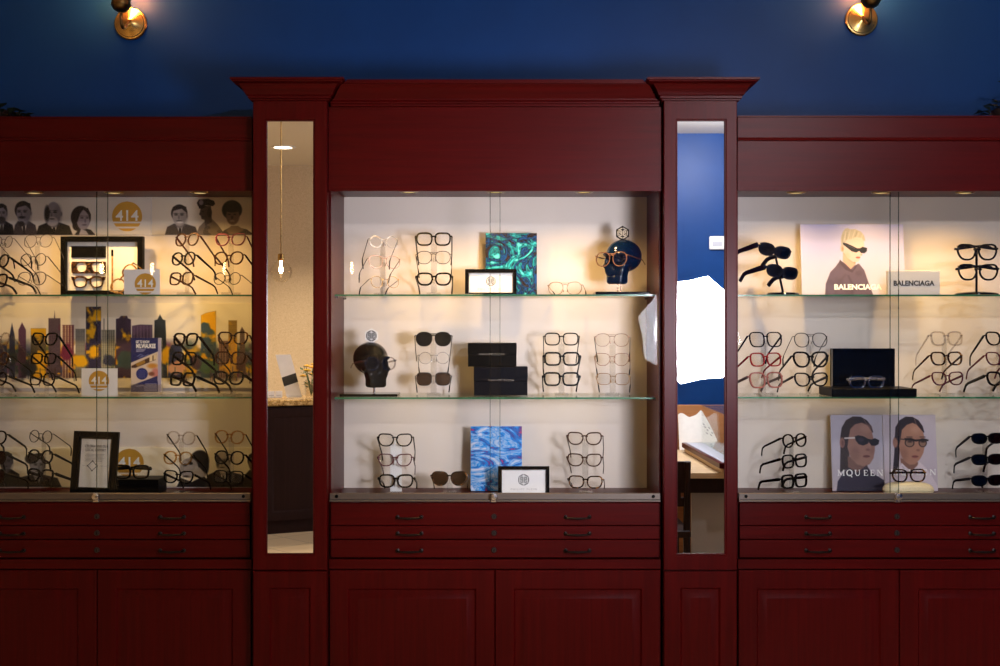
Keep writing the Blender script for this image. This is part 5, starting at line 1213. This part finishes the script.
# pendant globes
def pendant(label, px, L, py, mat_on=True):
    x, y, z = M(px, py, L)
    root = thing('pendant_lamp', label, 'pendant lamp', (x, y, CEIL), group='clear globe pendant lamps behind the camera')
    b = MB(); b.tube([(x, y, CEIL - .001), (x, y, (CEIL + z) / 2), (x, y, z + .10)], .0045, 'brass', 8); b.build('cord', root)
    b = MB(); b.lathe([(.045, CEIL - .0005), (.045, CEIL - .015), (.01, CEIL - .03)], (x, y, 0), 'brass', 20); b.build('canopy', root)
    b = MB(); b.lathe([(.010, z + .125), (.022, z + .12), (.024, z + .075), (.018, z + .07)], (x, y, 0), 'brass', 18); b.build('socket', root)
    b = MB(); b.lathe([(.024, z + .078), (.045, z + .065), (.072, z + .03), (.08, z - .005), (.07, z - .045), (.04, z - .074), (.004, z - .082)], (x, y, 0), 'bulb_glass', 24); b.build('globe', root)
    b = MB(); b.lathe([(.009, z + .07), (.010, z + .04), (.013, z + .014), (.012, z - .006), (.006, z - .014), (.001, z - .015)], (x, y, 0), 'warm_bulb', 14); b.build('bulb', root)
pendant('globe pendant on a gold cord shown in the left mirror', 281, 8.5, 271)
for p, w in ((92, 'reflected on the shadow box'), (144, 'reflected above the small 414 card'), (218, 'reflected beside the mirror post glasses'), (349, 'reflected beside the wire glasses of the centre cabinet')):
    pendant('globe pendant behind the camera, ' + w, p, 8.5, 271)
# recessed ceiling lights, with added fill lamps among them
def downlight(label, x, y, e, cone=110, col=(1, .8, .55)):
    root = thing('ceiling_downlight', label, 'ceiling light', (x, y, CEIL), group='recessed ceiling lights')
    b = MB(); b.lathe([(.11, CEIL - .0005), (.11, CEIL - .006), (.085, CEIL - .009), (.08, CEIL - .002)], (x, y, 0), 'white_plastic', 32); b.build('trim_ring', root)
    b = MB(); b.lathe([(.08, CEIL - .003), (.04, CEIL - .0045), (.002, CEIL - .005)], (x, y, 0), 'can_glow', 28); b.build('lens', root)
    if cone > 162: light('down_lamp', 'POINT', (x, y, CEIL - .14), e, col, root, shadow_soft_size=.06)
    else: light('down_lamp', 'SPOT', (x, y, CEIL - .03), e, col, root, spot_size=R(cone), spot_blend=.7 if cone < 150 else .25, shadow_soft_size=.06)
x, y, z = M(283, 147, 10.65); downlight('recessed round ceiling light near the papered wall, in the left mirror', x, y, 260)
downlight('recessed round ceiling light over the reception counter', -2.6, -5.6, 200)
downlight('added fill light above the fitting desk, brightening the blue wall', 1.75, -4.2, 160, 164, (.95, .93, 1))  # unseen lamp, added to brighten the blue wall and the desk
downlight('added fill light in front of the mirror posts, standing for ceiling bounce', 1.6, -1.8, 60, 150, (.85, .9, 1))  # unseen lamp, added in place of light bounced off the ceiling
downlight('added fill light in front of the reception counter, brightening its front', -1.9, -3.3, 75)  # unseen lamp, added to light the counter front and leaflet
# reception counter
def counter():
    x, y, z = M(290, 400, 9.2); a = R(-24)
    root = thing('reception_counter', 'dark reception counter with mottled granite top, seen in the left mirror', 'counter', (x, y, 0), (0, 0, a))
    b = MB(); b.box(-1.3, .9, -.55, .0, z - .045, z, 'granite', .008); b.build('countertop', root, local=True)
    b = MB(); b.box(-1.26, .86, -.52, -.04, .0, z - .045, 'dark_veneer'); b.build('cabinet_body', root, local=True)
    for i in range(4):
        x0 = -1.25 + i * .525 + .005; b = MB(); b.rings(x0, x0 + .515, .10, z - .06, [(0, -.04), (0, -.022), (.06, -.022), (.07, -.028), (.08, -.028)], 'dark_veneer')
        for v in b.bm.verts: v.co.y = -.062 - v.co.y if False else v.co.y
        b.build('front_panel', root, local=True)
    return x, y, z, a
cx, cy, cz, ca = counter(); cz += .0006
def oncounter(px, L, dz=0):
    x, y, z = M(px, 397, L); return x, y, cz + dz
# brochure rack on the counter
x, y, z = oncounter(296, 9.45)
root = thing('leaflet_rack', 'leaning white leaflet with navy band on the counter, in the left mirror', 'leaflet', (x, y, cz), (0, 0, R(-20)))
s = 9.45 / F
b = MB(); b.faces([(-.075, -.10, .0), (.055, -.10, .0), (.055, -.10, .02), (-.075, -.10, .02), (-.075, 0.0, 0), (.055, 0.0, 0), (.055, 0, .02), (-.075, 0, .02)], [(0, 1, 2, 3), (4, 5, 6, 7), (0, 1, 5, 4), (0, 3, 7, 4), (1, 2, 6, 5)], 'acrylic'); b.build('holder', root, local=True, smooth=False)
def sheet(n, z0, z1, mat, x0=-.07, x1=.05, dy=0.0):
    def at(xx, zz): return (xx - .22 * zz, -.10 * zz / .34 - dy, zz)
    b = MB(); b.faces([at(x0, z0), at(x1, z0), at(x1, z1), at(x0, z1)] + [(p[0], p[1] - .004, p[2]) for p in (at(x0, z0), at(x1, z0), at(x1, z1), at(x0, z1))], [(0, 1, 2, 3), (7, 6, 5, 4), (0, 4, 5, 1), (1, 5, 6, 2), (2, 6, 7, 3), (3, 7, 4, 0)], mat); return b
b = sheet('l', .004, .34, 'white_card'); b2 = b
b.faces([(-.07 - .22 * .09 , -.10 * .09 / .34 + .0012, .09), (.05 - .22 * .12, -.10 * .12 / .34 + .0012, .125), (.05 - .22 * .19, -.10 * .19 / .34 + .0012, .195), (-.07 - .22 * .16, -.10 * .16 / .34 + .0012, .16)], [(0, 1, 2, 3)], 'navy_plastic')
b.build('leaflet', root, local=True, smooth=False)
# business cards
x, y, z = oncounter(275, 9.25)
root = thing('card_holder', 'small stand of white cards on the granite counter, in the left mirror', 'card holder', (x, y, cz), (0, 0, R(-24)))
b = MB(); b.box(-.06, .06, -.02, .01, 0, .02, 'acrylic'); b.build('holder', root, local=True)
for xx in (-.03, .03):
    b = MB(); b.box(xx - .027, xx + .027, -.008, .002, .012, .065, 'white_card'); b.box(xx - .02, xx + .02, .002, .0025, .03, .034, 'grey_ink'); b.build('cards', root, local=True)
# flowers
x, y, z = oncounter(311, 9.45)
root = thing('flower_vase', 'glass vase of yellow flowers on the counter, in the left mirror', 'flowers', (x, y, cz))
b = MB(); b.lathe([(.04, cz), (.045, cz + .01), (.05, cz + .08), (.06, cz + .13), (.057, cz + .13), (.046, cz + .08), (.04, cz + .015)], (x, y, 0), 'bulb_glass', 20); b.build('vase', root)
rnd = random.Random(5); b = MB()
for i in range(14):
    a, rr = rnd.random() * 6.28, rnd.uniform(.02, .12); e = Vector((x + rr * math.cos(a), y + rr * math.sin(a), cz + rnd.uniform(.14, .28)))
    b.tube([(x, y, cz + .02), (x + (e.x - x) * .4, y + (e.y - y) * .4, cz + .13), e], .003, 'leaf_green', 6)
    for k in range(3):
        d = Vector((math.cos(a + k), math.sin(a + k), rnd.uniform(0, .6))).normalized(); sd = d.cross(Vector((0, 0, 1))).normalized() * .016
        m = e - Vector((0, 0, .04 + .02 * k)); b.faces([m, m + d * .03 + sd, m + d * .06, m + d * .03 - sd], [(0, 1, 2, 3)], 'leaf_green')
b.build('stems', root)
for i in range(9):
    a, rr = i * 2.4, .02 + .011 * i; c = (x + rr * math.cos(a), y + rr * math.sin(a), cz + .20 + .03 * ((i * 37) % 4) - rr * .4)
    b = MB()
    for k in range(10):
        q = k * .628; b.lathe_ball((c[0] + .017 * math.cos(q), c[1] + .017 * math.sin(q), c[2]), .011, 'petal_yellow', 1, 1, .6, 8, 5)
    b.lathe_ball(c, .012, 'petal_yellow', 1, 1, 1, 10, 6); b.build('flower', root)

# desk group shown by the right mirror
LD = 6.97; zt = .742
_, y0, _ = M(688, 464, LD); xa, xb = .98, 2.4
x0 = X(691.5, 2.68)
root = thing('fitting_desk', 'dispensing desk with pale maple top and dark apron, in the right mirror', 'desk', (1.69, y0 - .6, 0))
b = MB(); b.box(xa, xb, y0 - 1.30, y0, zt - .034, zt, 'maple', .003); b.build('desk_top', root)
b = MB(); b.box(xa + .02, xb - .04, y0 - 1.25, y0 - .02, zt - .12, zt - .034, 'espresso'); b.build('apron', root)
xm = 191.5 / F * 7.05
b = MB(); b.prism([(xm + .05, .05), (xb - .08, .05), (xb - .08, zt - .12), (xm, zt - .12), (xm, .16), (xm + .05, .10)], y0 - .10, y0 - .08, 'grey_panel'); b.build('modesty_panel', root)
for xx in (xa + .04, xb - .10):
    for yy in (y0 - 1.22, y0 - .62):
        b = MB(); b.box(xx, xx + .05, yy, yy + .05, .0006, zt - .12, 'espresso'); b.build('leg', root)
# low wooden partition behind the desk
xp, yp, zp = M(678, 405, 8.42)
root = thing('desk_screen', 'low reddish wood partition standing behind the desk, in the right mirror', 'partition', (xp + .5, yp, 0))
b = MB(); b.box(xp - .3, xp + 1.3, yp - .03, yp, .0, zp, 'oak_board', .002); b.build('panel', root)
for xx in (xp - .25, xp + 1.15):
    b = MB(); b.box(xx, xx + .1, yp - .12, yp + .04, 0, .03, 'oak_board'); b.build('foot', root)
# curling paper sheet against the partition
LP = 8.22
b = MB(); vs = []; cols = np.linspace(679.5, 718.5, 22); nz = 8
tops = np.interp(cols, [679, 682, 685, 690, 697, 702.5, 705, 710, 714, 719], [416, 413.5, 414.5, 418, 415.5, 410, 415, 423, 431, 441])
for i in range(nz + 1):
    v = i / nz
    for c, tp in zip(cols, tops):
        q = M(c, tp, LP); vs.append((q[0], q[1] - .07 * v + .03 * math.sin((c - 679) / 40 * 3.1), zt + .001 + (q[2] - zt) * v))
n = len(cols)
b.faces(vs, [(i * n + k, i * n + k + 1, (i + 1) * n + k + 1, (i + 1) * n + k) for i in range(nz) for k in range(n - 1)], 'paper')
for (px, py) in ((703, 424), (704.5, 427), (707, 430), (709, 428), (706, 433), (710.5, 435), (712, 433)):
    q = M(px, py, LP); vv = (q[2] - zt) / max(.02, M(px, np.interp(px, cols, tops), LP)[2] - zt); yy = q[1] - .07 * vv + .03 * math.sin((px - 679) / 40 * 3.1) + .003
    b.faces([(q[0], yy, q[2]), (q[0] + .012, yy, q[2] - .010), (q[0] + .014, yy, q[2] - .006), (q[0] + .003, yy, q[2] + .005)], [(0, 1, 2, 3)], 'black_ink')
q = M(699, 440, LP)
ob = b.build('paper_sheet', org=(q[0], q[1], zt))
tag(ob, 'curling cream paper sheet propped on the desk, in the right mirror', 'paper')
# long dark red tray lying along the desk
root = thing('frame_tray', 'long shallow dark red wooden tray on the desk, in the right mirror', 'tray', (1.60, y0 - .66, zt), (0, 0, R(-1.5)))
b = MB(); b.box(-.34, .34, -.50, .70, .0006, .030, 'maple', .002); b.build('body', root, local=True)
b = MB(); b.box(-.355, .355, -.51, .71, .030, .062, 'mahogany_h', .003); b.box(-.33, .33, -.48, .68, .062, .064, 'grey_card', .001); b.build('lid', root, local=True)
# glass display case standing on the tray
gx0, gx1, gy0, gy1, gz0, gz1 = 1.362, 1.93, -3.84, -2.92, zt + .066, 1.06
root = thing('glass_case', 'clear glass display case on the long red tray, in the right mirror', 'display case', ((gx0 + gx1) / 2, (gy0 + gy1) / 2, gz0))
b = MB(); b.box(gx0, gx1, gy0, gy1, gz1 - .008, gz1, 'shelf_glass', .001); b.build('glass_top', root, smooth=False)
for a in ((gx0 + .002, gx0 + .008, gy0 + .008, gy1 - .008), (gx1 - .008, gx1 - .002, gy0 + .008, gy1 - .008), (gx0 + .01, gx1 - .01, gy0 + .002, gy0 + .008), (gx0 + .01, gx1 - .01, gy1 - .008, gy1 - .002)):
    b = MB(); b.box(*a, gz0 + .004, gz1 - .0085, 'door_glass'); b.build('glass_side', root, smooth=False)
b = MB(); b.box(gx0, gx1, gy0, gy1, gz0, gz0 + .004, 'shelf_glass'); b.build('glass_base', root, smooth=False)
# dark chair in front of the desk
xk, yk, zk = M(683, 461, 6.62)
root = thing('desk_chair', 'dark wooden chair with tall back drawn up to the desk, in the right mirror', 'chair', (xk - .17, yk, 0))
for sx in (-.36, .02):
    b = MB(); b.tube([(xk + sx, yk + .02, 0), (xk + sx, yk, .45), (xk + sx, yk + .03, zk)], .02, 'espresso', 8); b.build('leg', root)
    b = MB(); b.tube([(xk + sx, yk - .40, 0), (xk + sx, yk - .40, .2), (xk + sx, yk - .40, .43)], .018, 'espresso', 8); b.build('leg', root)
b = MB(); b.box(xk - .38, xk + .04, yk - .42, yk + .03, .43, .47, 'espresso', .006); b.build('seat', root)
b = MB(); b.box(xk - .35, xk + .01, yk + .005, yk + .025, zk - .10, zk, 'espresso', .004); b.box(xk - .35, xk + .01, yk - .005, yk + .015, .60, .65, 'espresso', .004)
for i in range(4): b.box(xk - .30 + i * .085, xk - .27 + i * .085, yk, yk + .02, .64, zk - .09, 'espresso')
b.build('backrest', root)
# thermostat and white ledge on the blue wall
L = 4.33 - 2 * MIRY * -1 + 5.6; 
x, y, z = M(715.5, 243, 9.9)
root = thing('wall_thermostat', 'white control box on the blue wall, seen in the right mirror', 'thermostat', (x, -5.6, z))
b = MB(); b.box(x - .055, x + .075, -5.6, -5.575, z - .055, z + .055, 'white_plastic', .008); b.build('body', root)
b = MB(); b.box(x - .03, x + .05, -5.575, -5.572, z - .028, z + .012, 'grey_card', .002); b.build('display', root)
x, y, z = M(712, 294, 9.9)
b = MB(); b.box(x - .02, x + .9, -5.6, -5.45, z - .02, z + .006, 'white_plastic', .003)
tag(b.build('wall_shelf', org=(x + .44, -5.6, z)), 'thin white shelf on the blue wall, seen in the right mirror', 'shelf')

for o in bpy.context.scene.objects:        # things on the shelves rest a hair above the glass and wood
    if o.parent is None and o.type in ('EMPTY', 'MESH') and .1 < o.location.y < .375 and .9 < o.location.z < 1.95 and o.name.split('.')[0] not in ('display_riser', 'eyeglasses', 'sunglasses'): o.location.z += .0005
# ------------------------------------------------------------------ camera, world, view
cam = bpy.data.cameras.new('camera'); cam.lens = 36.0 * F / 1000.0; cam.sensor_width = 36.0; cam.shift_y = -(333.0 - HZ) / 1000.0; cam.clip_start = .05
co = bpy.data.objects.new('camera', cam); C.objects.link(co); co.location = (0, -D, H); co.rotation_euler = (R(90), 0, 0)
sc = bpy.context.scene; sc.camera = co
w = bpy.data.worlds.new('world'); sc.world = w; w.use_nodes = True
w.node_tree.nodes['Background'].inputs[0].default_value = (.5, .55, .7, 1); w.node_tree.nodes['Background'].inputs[1].default_value = 0.02
sc.view_settings.view_transform = 'Standard'; sc.view_settings.look = 'None'; sc.view_settings.gamma = 1.0; sc.view_settings.use_curve_mapping = False
sc.view_settings.exposure = 0.0
cy_ = sc.cycles; cy_.max_bounces = 14; cy_.transparent_max_bounces = 40; cy_.diffuse_bounces = 3; cy_.glossy_bounces = 6; cy_.transmission_bounces = 6
cy_.caustics_reflective = False; cy_.caustics_refractive = False; cy_.sample_clamp_indirect = 4.0; cy_.use_denoising = True
